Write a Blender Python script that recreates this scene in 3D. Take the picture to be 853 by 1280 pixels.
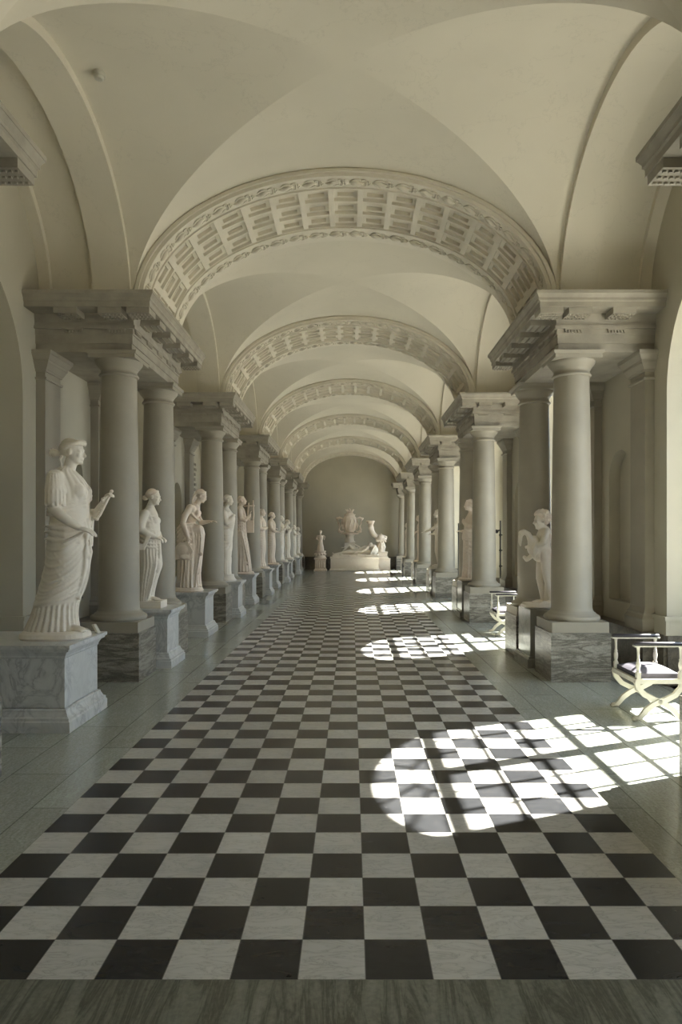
import bpy, bmesh, math, random
from mathutils import Vector, Matrix, noise
PI = math.pi
sc = bpy.context.scene
for o in list(bpy.data.objects):
    bpy.data.objects.remove(o)
C = sc.collection
random.seed(4)

# ---------------------------------------------------------------- camera, sky, sun, exposure
F = 853.0                       # focal length in pixels of the 853 x 1280 frame
cam_data = bpy.data.cameras.new('camera')
cam = bpy.data.objects.new('camera', cam_data); C.objects.link(cam)
cam_data.sensor_fit = 'VERTICAL'; cam_data.sensor_height = 36.0; cam_data.sensor_width = 24.0
cam_data.lens = F / 1280 * 36
cam_data.shift_x = -13.5 / 1280
cam_data.shift_y = 31.0 / 1280
cam.location = (0, 0, 1.6); cam.rotation_euler = (PI / 2, 0, 0)
cam_data.clip_end = 300
sc.camera = cam

w = bpy.data.worlds.new('sky'); sc.world = w; w.use_nodes = True
bgn = w.node_tree.nodes['Background']
bgn.inputs[0].default_value = (0.68, 0.82, 1.0, 1); bgn.inputs[1].default_value = 8.5
sun_d = bpy.data.lights.new('sun', 'SUN'); sun_d.energy = 80.0; sun_d.angle = 0.010
sun_d.color = (1.0, 0.95, 0.88)
sun = bpy.data.objects.new('sun', sun_d); C.objects.link(sun)
SUN_DIR = Vector((-1.0, -0.41, -0.97)).normalized()
sun.rotation_euler = SUN_DIR.to_track_quat('-Z', 'Y').to_euler()
sun.location = (12, 10, 14)

vs = sc.view_settings
vs.view_transform = 'Standard'; vs.look = 'None'; vs.gamma = 1.0; vs.use_curve_mapping = False
vs.exposure = 0.0
cy = sc.cycles
cy.max_bounces = 12; cy.diffuse_bounces = 8; cy.glossy_bounces = 4; cy.transparent_max_bounces = 12
cy.sample_clamp_indirect = 12.0
cy.caustics_reflective = False; cy.caustics_refractive = False

# ---------------------------------------------------------------- main measures (metres, camera at the origin looking along +Y)
XC = -0.075                     # centre line of the hall
PER = 5.2                       # bay rhythm
PAIRC = 8.64                    # centre of the first pair of columns in view
CA, CB = 7.84, 9.44             # the two columns of a pair
BAYC = 6.04                     # centre of the first bay in view
COLX = 2.60                     # column axis from the centre line
WALLX = 3.465                   # wall face from the centre line
Z0 = 4.25                       # top of the cornice, springing of the vaults
Y_BACK, Y_FAR = -1.3, 34.65
T = 0.2454                      # paving tile

# ---------------------------------------------------------------- mesh helpers
class MB:
    def __init__(s):
        s.v = []; s.f = []; s.smooth = []
    def add(s, vs_, fs, smooth=False):
        n = len(s.v)
        s.v += [tuple(p) for p in vs_]
        for f in fs:
            s.f.append(tuple(i + n for i in f)); s.smooth.append(smooth)
    def box(s, x0, x1, y0, y1, z0, z1):
        if x0 > x1: x0, x1 = x1, x0
        if y0 > y1: y0, y1 = y1, y0
        s.add([(x0, y0, z0), (x1, y0, z0), (x1, y1, z0), (x0, y1, z0), (x0, y0, z1), (x1, y0, z1), (x1, y1, z1), (x0, y1, z1)],
              [(0, 3, 2, 1), (4, 5, 6, 7), (0, 1, 5, 4), (1, 2, 6, 5), (2, 3, 7, 6), (3, 0, 4, 7)])
    def frustum(s, a, z0, b, z1):          # a, b = (x0,x1,y0,y1)
        s.add([(a[0], a[2], z0), (a[1], a[2], z0), (a[1], a[3], z0), (a[0], a[3], z0),
               (b[0], b[2], z1), (b[1], b[2], z1), (b[1], b[3], z1), (b[0], b[3], z1)],
              [(0, 3, 2, 1), (4, 5, 6, 7), (0, 1, 5, 4), (1, 2, 6, 5), (2, 3, 7, 6), (3, 0, 4, 7)])
    def moulding(s, x0, x1, y0, y1, prof):  # stacked rectangle grown by prof = [(grow, z), ...]
        vs_ = []; fs = []
        for g, z in prof:
            vs_ += [(x0 - g, y0 - g, z), (x1 + g, y0 - g, z), (x1 + g, y1 + g, z), (x0 - g, y1 + g, z)]
        m = len(prof)
        for i in range(m - 1):
            for k in range(4):
                a = i * 4 + k; b = i * 4 + (k + 1) % 4
                fs.append((a, b, b + 4, a + 4))
        fs.append((3, 2, 1, 0)); e = (m - 1) * 4; fs.append((e, e + 1, e + 2, e + 3))
        s.add(vs_, fs)
    def lathe(s, prof, n=40, c=(0, 0, 0), smooth=True, M=None):
        vs_ = []; fs = []
        for r, z in prof:
            for k in range(n):
                a = 2 * PI * k / n
                p = Vector((c[0] + r * math.cos(a), c[1] + r * math.sin(a), c[2] + z))
                if M is not None: p = M @ p
                vs_.append(p)
        for i in range(len(prof) - 1):
            for k in range(n):
                a = i * n + k; b = i * n + (k + 1) % n
                fs.append((a, b, b + n, a + n))
        s.add(vs_, fs, smooth)
        s.add(vs_[:n], [tuple(reversed(range(n)))]); s.add(vs_[-n:], [tuple(range(n))])
    def cap(s, p0, p1, r0, r1, n=12, smooth=True):      # tapered capsule
        p0 = Vector(p0); p1 = Vector(p1); d = p1 - p0; L = d.length
        if L < 1e-6: d = Vector((0, 0, 1)); L = 1e-6
        q = d.normalized().to_track_quat('Z', 'Y').to_matrix()
        prof = []
        for i in range(6):
            a = -PI / 2 + (PI / 2) * i / 5
            prof.append((r0 * math.cos(a), r0 * math.sin(a)))
        for i in range(6):
            a = (PI / 2) * i / 5
            prof.append((r1 * math.cos(a), L + r1 * math.sin(a)))
        vs_ = []; fs = []
        for r, z in prof:
            r = max(r, 1e-4)
            for k in range(n):
                a = 2 * PI * k / n
                vs_.append(p0 + q @ Vector((r * math.cos(a), r * math.sin(a), z)))
        for i in range(len(prof) - 1):
            for k in range(n):
                a = i * n + k; b = i * n + (k + 1) % n
                fs.append((a, b, b + n, a + n))
        fs.append(tuple(reversed(range(n)))); e = (len(prof) - 1) * n; fs.append(tuple(range(e, e + n)))
        s.add(vs_, fs, smooth)
    def chain(s, pts, n=12):                            # pts = [(p, r), ...]
        for (p, r), (q, t) in zip(pts, pts[1:]): s.cap(p, q, r, t, n)
    def ell(s, c, r, M=None, n=16, m=10, smooth=True):
        vs_ = []; fs = []
        if isinstance(r, (int, float)): r = (r, r, r)
        for i in range(m + 1):
            a = -PI / 2 + PI * i / m; ca = max(math.cos(a), 1e-3)
            for k in range(n):
                b = 2 * PI * k / n
                p = Vector((r[0] * ca * math.cos(b), r[1] * ca * math.sin(b), r[2] * math.sin(a)))
                if M is not None: p = M.to_3x3() @ p
                vs_.append(Vector(c) + p)
        for i in range(m):
            for k in range(n):
                a = i * n + k; b = i * n + (k + 1) % n
                fs.append((a, b, b + n, a + n))
        fs.append(tuple(reversed(range(n)))); fs.append(tuple(range(m * n, m * n + n)))
        s.add(vs_, fs, smooth)
    def tube(s, pts, r, n=8, smooth=True, flat=None):   # tube along a polyline; r number or list
        pts = [Vector(p) for p in pts]; m = len(pts)
        if isinstance(r, (int, float)): r = [r] * m
        vs_ = []; fs = []
        up = Vector((0.013, 0.027, 1))
        for i, p in enumerate(pts):
            d = (pts[min(i + 1, m - 1)] - pts[max(i - 1, 0)]).normalized()
            a1 = d.cross(up)
            if a1.length < 0.1: a1 = d.cross(Vector((0, 1, 0)))
            a1.normalize(); a2 = d.cross(a1)
            for k in range(n):
                b = 2 * PI * k / n
                vs_.append(p + a1 * math.cos(b) * r[i] + a2 * math.sin(b) * r[i] * (flat or 1))
        for i in range(m - 1):
            for k in range(n):
                a = i * n + k; b = i * n + (k + 1) % n
                fs.append((a, b, b + n, a + n))
        fs.append(tuple(reversed(range(n)))); fs.append(tuple(range((m - 1) * n, m * n)))
        s.add(vs_, fs, smooth)
    def loft(s, rings, fold=None, seg=96, steps=70, power=2.0):
        # rings = [(z, x_back, x_front, half_depth_y, y_centre)]; fold(theta, z) -> radial offset
        rings = sorted(rings)
        zs = [r[0] for r in rings]
        def at(z):
            if z <= zs[0]: return rings[0]
            if z >= zs[-1]: return rings[-1]
            i = max(k for k in range(len(zs) - 1) if zs[k] <= z)
            g = lambda k: rings[min(max(k, 0), len(rings) - 1)]
            t = (z - zs[i]) / (zs[i + 1] - zs[i])
            out = []
            for c in range(5):
                p0, p1, p2, p3 = g(i - 1)[c], g(i)[c], g(i + 1)[c], g(i + 2)[c]
                out.append(p1 + 0.5 * t * (p2 - p0 + t * (2 * p0 - 5 * p1 + 4 * p2 - p3 + t * (3 * (p1 - p2) + p3 - p0))))
            return out
        vs_ = []; fs = []
        for i in range(steps + 1):
            z = zs[0] + (zs[-1] - zs[0]) * i / steps
            r = at(z); cx = (r[1] + r[2]) / 2; rx = abs(r[2] - r[1]) / 2
            for k in range(seg):
                th = 2 * PI * k / seg
                c_, s_ = math.cos(th), math.sin(th)
                e = 2.0 / power
                px = math.copysign(abs(c_) ** e, c_); py = math.copysign(abs(s_) ** e, s_)
                d = fold(th, z) if fold else 0.0
                vs_.append((cx + px * (rx + d), r[4] + py * (r[3] + d), z))
        for i in range(steps):
            for k in range(seg):
                a = i * seg + k; b = i * seg + (k + 1) % seg
                fs.append((a, b, b + seg, a + seg))
        fs.append(tuple(reversed(range(seg)))); fs.append(tuple(range(steps * seg, steps * seg + seg)))
        s.add(vs_, fs, True)
    def mesh(s, name='m'):
        me = bpy.data.meshes.new(name)
        me.from_pydata(s.v, [], s.f)
        me.polygons.foreach_set('use_smooth', s.smooth)
        me.update()
        return me
    def build(s, name, mat, parent=None, loc=None, voxel=None, smooth_it=2, floor=None):
        me = s.mesh(name)
        if voxel:
            tmp = bpy.data.objects.new('tmp', me); C.objects.link(tmp)
            m = tmp.modifiers.new('r', 'REMESH'); m.mode = 'VOXEL'; m.voxel_size = voxel; m.use_smooth_shade = True
            if smooth_it:
                q = tmp.modifiers.new('s', 'SMOOTH'); q.factor = 0.5; q.iterations = smooth_it
            dg = bpy.context.evaluated_depsgraph_get()
            me2 = bpy.data.meshes.new_from_object(tmp.evaluated_get(dg))
            bpy.data.objects.remove(tmp); bpy.data.meshes.remove(me)
            me = me2; me.name = name
            me.polygons.foreach_set('use_smooth', [True] * len(me.polygons))
        if voxel and floor is None: floor = 0.0
        if floor is not None:
            for v in me.vertices:
                if v.co.z < floor: v.co.z = floor
        if mat:
            me.materials.clear(); me.materials.append(mat)
        o = bpy.data.objects.new(name, me); C.objects.link(o)
        if parent is not None: o.parent = parent
        if loc is not None: o.location = loc
        return o

def tag(o, label=None, cat=None, group=None, kind=None):
    if label: o['label'] = label
    if cat: o['category'] = cat
    if group: o['group'] = group
    if kind: o['kind'] = kind
    return o
def thing(name, label, cat, loc=(0, 0, 0), rotz=0, group=None):
    o = bpy.data.objects.new(name, None); C.objects.link(o)
    o.location = loc; o.rotation_euler = (0, 0, rotz); o.empty_display_size = 0.2
    return tag(o, label, cat, group)
def copy_tree(o, parent=None):
    c = o.copy(); C.objects.link(c)
    if parent is not None: c.parent = parent
    for ch in [x for x in list(C.objects) if x.parent == o]:
        copy_tree(ch, c)
    return c
def struct(o): o['kind'] = 'structure'; return o

# ---------------------------------------------------------------- materials
def new_mat(name):
    m = bpy.data.materials.new(name); m.use_nodes = True
    nt = m.node_tree; b = nt.nodes['Principled BSDF']
    return m, nt, b
def N(nt, t, **kw):
    n = nt.nodes.new(t)
    for k, v in kw.items():
        if k.startswith('i_'):
            key = k[2:]
            n.inputs[int(key) if key.isdigit() else key].default_value = v
        else: setattr(n, k, v)
    return n
def coords(nt, scale=(1, 1, 1), rot=(0, 0, 0), rnd=True):
    tc = N(nt, 'ShaderNodeTexCoord')
    mp = N(nt, 'ShaderNodeMapping'); mp.inputs['Scale'].default_value = scale; mp.inputs['Rotation'].default_value = rot
    if rnd:
        oi = N(nt, 'ShaderNodeObjectInfo')
        mu = N(nt, 'ShaderNodeMath', operation='MULTIPLY'); mu.inputs[1].default_value = 37.0
        nt.links.new(oi.outputs['Random'], mu.inputs[0])
        ad = N(nt, 'ShaderNodeVectorMath', operation='ADD')
        nt.links.new(tc.outputs['Object'], ad.inputs[0]); nt.links.new(mu.outputs[0], ad.inputs[1])
        nt.links.new(ad.outputs[0], mp.inputs[0])
    else:
        nt.links.new(tc.outputs['Object'], mp.inputs[0])
    return mp.outputs[0]
def ramp(nt, fac, stops):
    r = N(nt, 'ShaderNodeValToRGB'); e = r.color_ramp.elements
    while len(e) < len(stops): e.new(0.5)
    for k, (p, c) in enumerate(stops):
        e[k].position = p; e[k].color = (c[0], c[1], c[2], 1) if not isinstance(c, (int, float)) else (c, c, c, 1)
    nt.links.new(fac, r.inputs[0]); return r.outputs[0]
def mixc(nt, fac, a, b, mode='MIX'):
    m = N(nt, 'ShaderNodeMix', data_type='RGBA', blend_type=mode)
    for sock, v in ((m.inputs[0], fac), (m.inputs[6], a), (m.inputs[7], b)):
        if hasattr(v, 'links') or hasattr(v, 'is_linked'): nt.links.new(v, sock)
        elif isinstance(v, (int, float)): sock.default_value = v
        else: sock.default_value = (v[0], v[1], v[2], 1)
    return m.outputs[2]
def bump(nt, b, h, strength=0.2, dist=0.01):
    bp = N(nt, 'ShaderNodeBump'); bp.inputs['Strength'].default_value = strength; bp.inputs['Distance'].default_value = dist
    nt.links.new(h, bp.inputs['Height']); nt.links.new(bp.outputs[0], b.inputs['Normal'])
def plaster(name, c, var=0.08, rough=0.85, scale=1.5, bs=0.12, crack=False):
    m, nt, b = new_mat(name); v = coords(nt)
    n = N(nt, 'ShaderNodeTexNoise'); n.inputs['Scale'].default_value = scale; n.inputs['Detail'].default_value = 6
    nt.links.new(v, n.inputs['Vector'])
    lo = [x * (1 - var) for x in c]; hi = [min(1, x * (1 + var)) for x in c]
    col = ramp(nt, n.outputs[0], [(0.3, lo), (0.7, hi)])
    if crack:
        n3 = N(nt, 'ShaderNodeTexNoise'); n3.inputs['Scale'].default_value = 0.9; n3.inputs['Detail'].default_value = 9; n3.inputs['Roughness'].default_value = 0.62
        nt.links.new(v, n3.inputs['Vector'])
        s_ = N(nt, 'ShaderNodeMath', operation='SUBTRACT'); s_.inputs[1].default_value = 0.5; nt.links.new(n3.outputs[0], s_.inputs[0])
        a_ = N(nt, 'ShaderNodeMath', operation='ABSOLUTE'); nt.links.new(s_.outputs[0], a_.inputs[0])
        cr = ramp(nt, a_.outputs[0], [(0.0, 0.80), (0.004, 1.0)])
        col = mixc(nt, 0.5, col, mixc(nt, 1.0, col, cr, 'MULTIPLY'))
    nt.links.new(col, b.inputs['Base Color']); b.inputs['Roughness'].default_value = rough
    n2 = N(nt, 'ShaderNodeTexNoise'); n2.inputs['Scale'].default_value = 40; n2.inputs['Detail'].default_value = 4
    nt.links.new(v, n2.inputs['Vector']); bump(nt, b, n2.outputs[0], bs, 0.004)
    return m
def marble(name, c, vein, rough=0.35, scale=3.0, amount=1.0, bs=0.0, spec=0.5):
    m, nt, b = new_mat(name); v = coords(nt, rot=(0.4, 0.6, 0.3))
    n = N(nt, 'ShaderNodeTexNoise'); n.inputs['Scale'].default_value = scale; n.inputs['Detail'].default_value = 9
    n.inputs['Roughness'].default_value = 0.62; n.inputs['Distortion'].default_value = 1.6
    nt.links.new(v, n.inputs['Vector'])
    s_ = N(nt, 'ShaderNodeMath', operation='SUBTRACT'); s_.inputs[1].default_value = 0.5; nt.links.new(n.outputs[0], s_.inputs[0])
    a_ = N(nt, 'ShaderNodeMath', operation='ABSOLUTE'); nt.links.new(s_.outputs[0], a_.inputs[0])
    f = ramp(nt, a_.outputs[0], [(0.0, 1.0), (0.035, 0.35), (0.12, 0.0)])
    n4 = N(nt, 'ShaderNodeTexNoise'); n4.inputs['Scale'].default_value = scale * 0.6; nt.links.new(v, n4.inputs['Vector'])
    f2 = ramp(nt, n4.outputs[0], [(0.4, 0.25), (0.65, 1.0)])
    mm = N(nt, 'ShaderNodeMath', operation='MULTIPLY'); nt.links.new(f, mm.inputs[0]); nt.links.new(f2, mm.inputs[1])
    m3 = N(nt, 'ShaderNodeMath', operation='MULTIPLY'); m3.inputs[1].default_value = amount; nt.links.new(mm.outputs[0], m3.inputs[0])
    base = ramp(nt, n4.outputs[0], [(0.3, [x * 0.9 for x in c]), (0.7, c)])
    nt.links.new(mixc(nt, m3.outputs[0], base, vein), b.inputs['Base Color'])
    b.inputs['Roughness'].default_value = rough; b.inputs['Specular IOR Level'].default_value = spec
    if bs: bump(nt, b, n.outputs[0], bs, 0.006)
    return m
def banded(name, c0, c1, c2, rough=0.35, along=(0.5, 0.5, 6.0), bs=0.0):
    # cut stone with wandering bands (travertine-like); bands run across local z
    m, nt, b = new_mat(name); v = coords(nt, scale=along)
    n = N(nt, 'ShaderNodeTexNoise'); n.inputs['Scale'].default_value = 2.2; n.inputs['Detail'].default_value = 10
    n.inputs['Roughness'].default_value = 0.68; n.inputs['Distortion'].default_value = 0.7
    nt.links.new(v, n.inputs['Vector'])
    col = ramp(nt, n.outputs[0], [(0.30, c0), (0.46, c1), (0.52, c2), (0.60, c1), (0.72, c0)])
    n2 = N(nt, 'ShaderNodeTexNoise'); n2.inputs['Scale'].default_value = 60; n2.inputs['Detail'].default_value = 3
    vv = coords(nt); nt.links.new(vv, n2.inputs['Vector'])
    sp = ramp(nt, n2.outputs[0], [(0.3, 0.78), (0.6, 1.05)])
    nt.links.new(mixc(nt, 1.0, col, sp, 'MULTIPLY'), b.inputs['Base Color'])
    b.inputs['Roughness'].default_value = rough
    if bs: bump(nt, b, n.outputs[0], bs, 0.004)
    return m
def plain(name, c, rough=0.5, metal=0.0, spec=0.5):
    m, nt, b = new_mat(name); v = coords(nt)
    n = N(nt, 'ShaderNodeTexNoise'); n.inputs['Scale'].default_value = 14; n.inputs['Detail'].default_value = 3; nt.links.new(v, n.inputs['Vector'])
    nt.links.new(ramp(nt, n.outputs[0], [(0.3, [x * 0.93 for x in c]), (0.7, [min(1, x * 1.05) for x in c])]), b.inputs['Base Color'])
    b.inputs['Roughness'].default_value = rough; b.inputs['Metallic'].default_value = metal; b.inputs['Specular IOR Level'].default_value = spec
    return m

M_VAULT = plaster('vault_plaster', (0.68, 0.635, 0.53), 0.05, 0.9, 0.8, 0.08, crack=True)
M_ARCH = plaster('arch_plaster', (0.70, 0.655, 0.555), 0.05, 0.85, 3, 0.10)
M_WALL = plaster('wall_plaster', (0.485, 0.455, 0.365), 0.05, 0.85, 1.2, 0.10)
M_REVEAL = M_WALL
M_DADO = banded('dado_stone', (0.22, 0.20, 0.17), (0.17, 0.155, 0.13), (0.12, 0.11, 0.095), 0.4, (3, 3, 3))
M_ENT = plaster('entablature_stone', (0.345, 0.318, 0.262), 0.16, 0.7, 5, 0.30)
M_COL = plaster('column_stone', (0.345, 0.318, 0.258), 0.06, 0.55, 3, 0.10)
M_PLINTH = banded('grey_travertine', (0.42, 0.405, 0.36), (0.29, 0.275, 0.235), (0.12, 0.11, 0.09), 0.3, (0.9, 0.9, 5.5), 0.1)
M_PED = marble('veined_marble', (0.70, 0.71, 0.70), (0.36, 0.37, 0.38), 0.30, 3.2, 0.85)
M_PEDG = marble('grey_marble', (0.36, 0.36, 0.33), (0.22, 0.22, 0.21), 0.18, 3.0, 0.8)
M_STAT = marble('statue_marble', (0.86, 0.80, 0.70), (0.66, 0.57, 0.47), 0.55, 2.0, 0.35, 0.12)
M_STATP = marble('rosy_statue_marble', (0.86, 0.76, 0.65), (0.66, 0.51, 0.41), 0.6, 3.0, 0.55, 0.15)
M_WHITE = plain('white_paint', (0.60, 0.58, 0.50), 0.4)
M_LEATHER = plain('dark_leather', (0.035, 0.033, 0.042), 0.38)
M_CUSH = plain('charcoal_cushion', (0.085, 0.08, 0.10), 0.75)
M_BLACK = plain('black_iron', (0.02, 0.02, 0.02), 0.45)
M_FRAME = plain('window_paint', (0.55, 0.53, 0.47), 0.5)

def glass_mat():
    m, nt, b = new_mat('window_glass')
    out = nt.nodes['Material Output']; nt.nodes.remove(b)
    tr = N(nt, 'ShaderNodeBsdfTransparent'); tr.inputs[0].default_value = (0.93, 0.95, 0.94, 1)
    gl = N(nt, 'ShaderNodeBsdfGlossy'); gl.inputs['Roughness'].default_value = 0.02
    lw = N(nt, 'ShaderNodeLayerWeight'); lw.inputs[0].default_value = 0.25
    mx = N(nt, 'ShaderNodeMixShader')
    nt.links.new(lw.outputs['Fresnel'], mx.inputs[0]); nt.links.new(tr.outputs[0], mx.inputs[1]); nt.links.new(gl.outputs[0], mx.inputs[2])
    nt.links.new(mx.outputs[0], out.inputs[0]); return m
M_GLASS = glass_mat()

def floor_mats():
    # large greenish slabs
    m, nt, b = new_mat('green_grey_slabs')
    v = coords(nt, rnd=False)
    rot = N(nt, 'ShaderNodeMapping'); rot.inputs['Rotation'].default_value = (0, 0, PI / 2); rot.inputs['Location'].default_value = (0.0, 0.29, 0)
    nt.links.new(v, rot.inputs[0])
    br = N(nt, 'ShaderNodeTexBrick'); br.offset = 0.5
    br.inputs['Scale'].default_value = 1.0; br.inputs['Brick Width'].default_value = 1.15; br.inputs['Row Height'].default_value = 0.40
    br.inputs['Mortar Size'].default_value = 0.0045; br.inputs['Mortar Smooth'].default_value = 0.3
    br.inputs['Color1'].default_value = (0.86, 0.86, 0.84, 1); br.inputs['Color2'].default_value = (1.06, 1.08, 1.06, 1); br.inputs['Mortar'].default_value = (0.45, 0.45, 0.42, 1)
    nt.links.new(rot.outputs[0], br.inputs['Vector'])
    st = N(nt, 'ShaderNodeMapping'); st.inputs['Scale'].default_value = (14.0, 3.0, 1); nt.links.new(v, st.inputs[0])
    n = N(nt, 'ShaderNodeTexNoise'); n.inputs['Scale'].default_value = 2.0; n.inputs['Detail'].default_value = 11; n.inputs['Roughness'].default_value = 0.7; n.inputs['Distortion'].default_value = 1.0
    nt.links.new(st.outputs[0], n.inputs['Vector'])
    col = ramp(nt, n.outputs[0], [(0.28, (0.345, 0.36, 0.32)), (0.47, (0.41, 0.425, 0.39)), (0.50, (0.31, 0.32, 0.27)), (0.53, (0.41, 0.425, 0.39)), (0.74, (0.45, 0.47, 0.44))])
    n2 = N(nt, 'ShaderNodeTexNoise'); n2.inputs['Scale'].default_value = 60; n2.inputs['Detail'].default_value = 5; nt.links.new(v, n2.inputs['Vector'])
    col = mixc(nt, 1.0, col, ramp(nt, n2.outputs[0], [(0.3, 0.80), (0.7, 1.12)]), 'MULTIPLY')
    nt.links.new(mixc(nt, 1.0, col, br.outputs['Color'], 'MULTIPLY'), b.inputs['Base Color'])
    b.inputs['Roughness'].default_value = 0.17; b.inputs['Specular IOR Level'].default_value = 0.7
    slabs = m
    # checkered paving
    m, nt, b = new_mat('checkered_marble')
    v = coords(nt, rnd=False)                        # object origin sits on a tile corner
    dv = N(nt, 'ShaderNodeVectorMath', operation='SCALE'); dv.inputs['Scale'].default_value = 1.0 / T; nt.links.new(v, dv.inputs[0])
    fl = N(nt, 'ShaderNodeVectorMath', operation='FLOOR'); nt.links.new(dv.outputs[0], fl.inputs[0])
    fr = N(nt, 'ShaderNodeVectorMath', operation='FRACTION'); nt.links.new(dv.outputs[0], fr.inputs[0])
    sp = N(nt, 'ShaderNodeSeparateXYZ'); nt.links.new(fl.outputs[0], sp.inputs[0])
    ad = N(nt, 'ShaderNodeMath', operation='ADD'); nt.links.new(sp.outputs[0], ad.inputs[0]); nt.links.new(sp.outputs[1], ad.inputs[1])
    md = N(nt, 'ShaderNodeMath', operation='FLOORED_MODULO'); md.inputs[1].default_value = 2.0; nt.links.new(ad.outputs[0], md.inputs[0])
    gt = N(nt, 'ShaderNodeMath', operation='GREATER_THAN'); gt.inputs[1].default_value = 0.5; nt.links.new(md.outputs[0], gt.inputs[0])
    cxy = N(nt, 'ShaderNodeCombineXYZ'); nt.links.new(sp.outputs[0], cxy.inputs[0]); nt.links.new(sp.outputs[1], cxy.inputs[1])
    wn = N(nt, 'ShaderNodeTexWhiteNoise', noise_dimensions='3D'); nt.links.new(cxy.outputs[0], wn.inputs['Vector'])
    off = N(nt, 'ShaderNodeVectorMath', operation='SCALE'); off.inputs['Scale'].default_value = 20.0; nt.links.new(wn.outputs['Color'], off.inputs[0])
    vo = N(nt, 'ShaderNodeVectorMath', operation='ADD'); nt.links.new(v, vo.inputs[0]); nt.links.new(off.outputs[0], vo.inputs[1])
    n = N(nt, 'ShaderNodeTexNoise'); n.inputs['Scale'].default_value = 5.0; n.inputs['Detail'].default_value = 8; n.inputs['Roughness'].default_value = 0.6; n.inputs['Distortion'].default_value = 1.5
    mpp = N(nt, 'ShaderNodeMapping'); mpp.inputs['Rotation'].default_value = (0, 0, 0.9); mpp.inputs['Scale'].default_value = (1, 3, 1)
    nt.links.new(vo.outputs[0], mpp.inputs[0]); nt.links.new(mpp.outputs[0], n.inputs['Vector'])
    s_ = N(nt, 'ShaderNodeMath', operation='SUBTRACT'); s_.inputs[1].default_value = 0.5; nt.links.new(n.outputs[0], s_.inputs[0])
    a_ = N(nt, 'ShaderNodeMath', operation='ABSOLUTE'); nt.links.new(s_.outputs[0], a_.inputs[0])
    wv = ramp(nt, a_.outputs[0], [(0.0, (0.40, 0.39, 0.36)), (0.02, (0.52, 0.51, 0.475)), (0.12, (0.57, 0.56, 0.525))])
    bv = ramp(nt, n.outputs[0], [(0.3, (0.018, 0.019, 0.021)), (0.62, (0.025, 0.026, 0.028)), (0.74, (0.05, 0.05, 0.052))])
    tone = ramp(nt, wn.outputs['Value'], [(0.0, 0.88), (1.0, 1.08)])
    col = mixc(nt, gt.outputs[0], bv, wv)
    col = mixc(nt, 1.0, col, tone, 'MULTIPLY')
    # joints
    sf = N(nt, 'ShaderNodeSeparateXYZ'); nt.links.new(fr.outputs[0], sf.inputs[0])
    def edge(s0):
        a = N(nt, 'ShaderNodeMath', operation='SUBTRACT'); a.inputs[1].default_value = 0.5; nt.links.new(s0, a.inputs[0])
        c = N(nt, 'ShaderNodeMath', operation='ABSOLUTE'); nt.links.new(a.outputs[0], c.inputs[0]); return c.outputs[0]
    mxx = N(nt, 'ShaderNodeMath', operation='MAXIMUM'); nt.links.new(edge(sf.outputs[0]), mxx.inputs[0]); nt.links.new(edge(sf.outputs[1]), mxx.inputs[1])
    jt = N(nt, 'ShaderNodeMath', operation='GREATER_THAN'); jt.inputs[1].default_value = 0.4935; nt.links.new(mxx.outputs[0], jt.inputs[0])
    col = mixc(nt, jt.outputs[0], col, (0.16, 0.155, 0.14))
    nt.links.new(col, b.inputs['Base Color'])
    b.inputs['Roughness'].default_value = 0.24; b.inputs['Specular IOR Level'].default_value = 0.28
    return slabs, m
M_SLAB, M_CHECK = floor_mats()
M_STRIP = banded('dark_streaked_stone', (0.24, 0.245, 0.205), (0.17, 0.175, 0.14), (0.075, 0.075, 0.055), 0.3, (5.0, 0.7, 1))
M_GROUND = plaster('gravel', (0.32, 0.30, 0.26), 0.1, 0.95, 3, 0.3)

# ---------------------------------------------------------------- the floor
b = MB()
def quad(b, x0, x1, y0, y1, z=0.0): b.add([(x0, y0, z), (x1, y0, z), (x1, y1, z), (x0, y1, z)], [(0, 1, 2, 3)])
CX0, CY0, CY1 = 0.05 - 7 * T, 2.463, 2.463 + 124 * T
CX1 = 0.05 + 6 * T
XL, XR = XC - 4.6, XC + 4.6
b.box(XL, XR, Y_BACK - 0.3, Y_FAR + 0.3, -0.25, 0.0)
fl = struct(b.build('floor', M_SLAB))
b = MB(); quad(b, -13 * T * 0 - 7 * T, 6 * T, 0, CY1 - CY0, 0.0)
ck = b.build('checkered_paving', M_CHECK, fl, (0.05, CY0, 0.0015)); ck['kind'] = 'structure'
b = MB(); quad(b, -3.4, 3.4, Y_BACK, CY0, 0.0012)
st = b.build('border_paving', M_STRIP, fl); st['kind'] = 'structure'

# ground outside the windows
b = MB(); quad(b, 4.3, 60, -40, 80, -0.6); struct(b.build('ground', M_GROUND))

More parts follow.
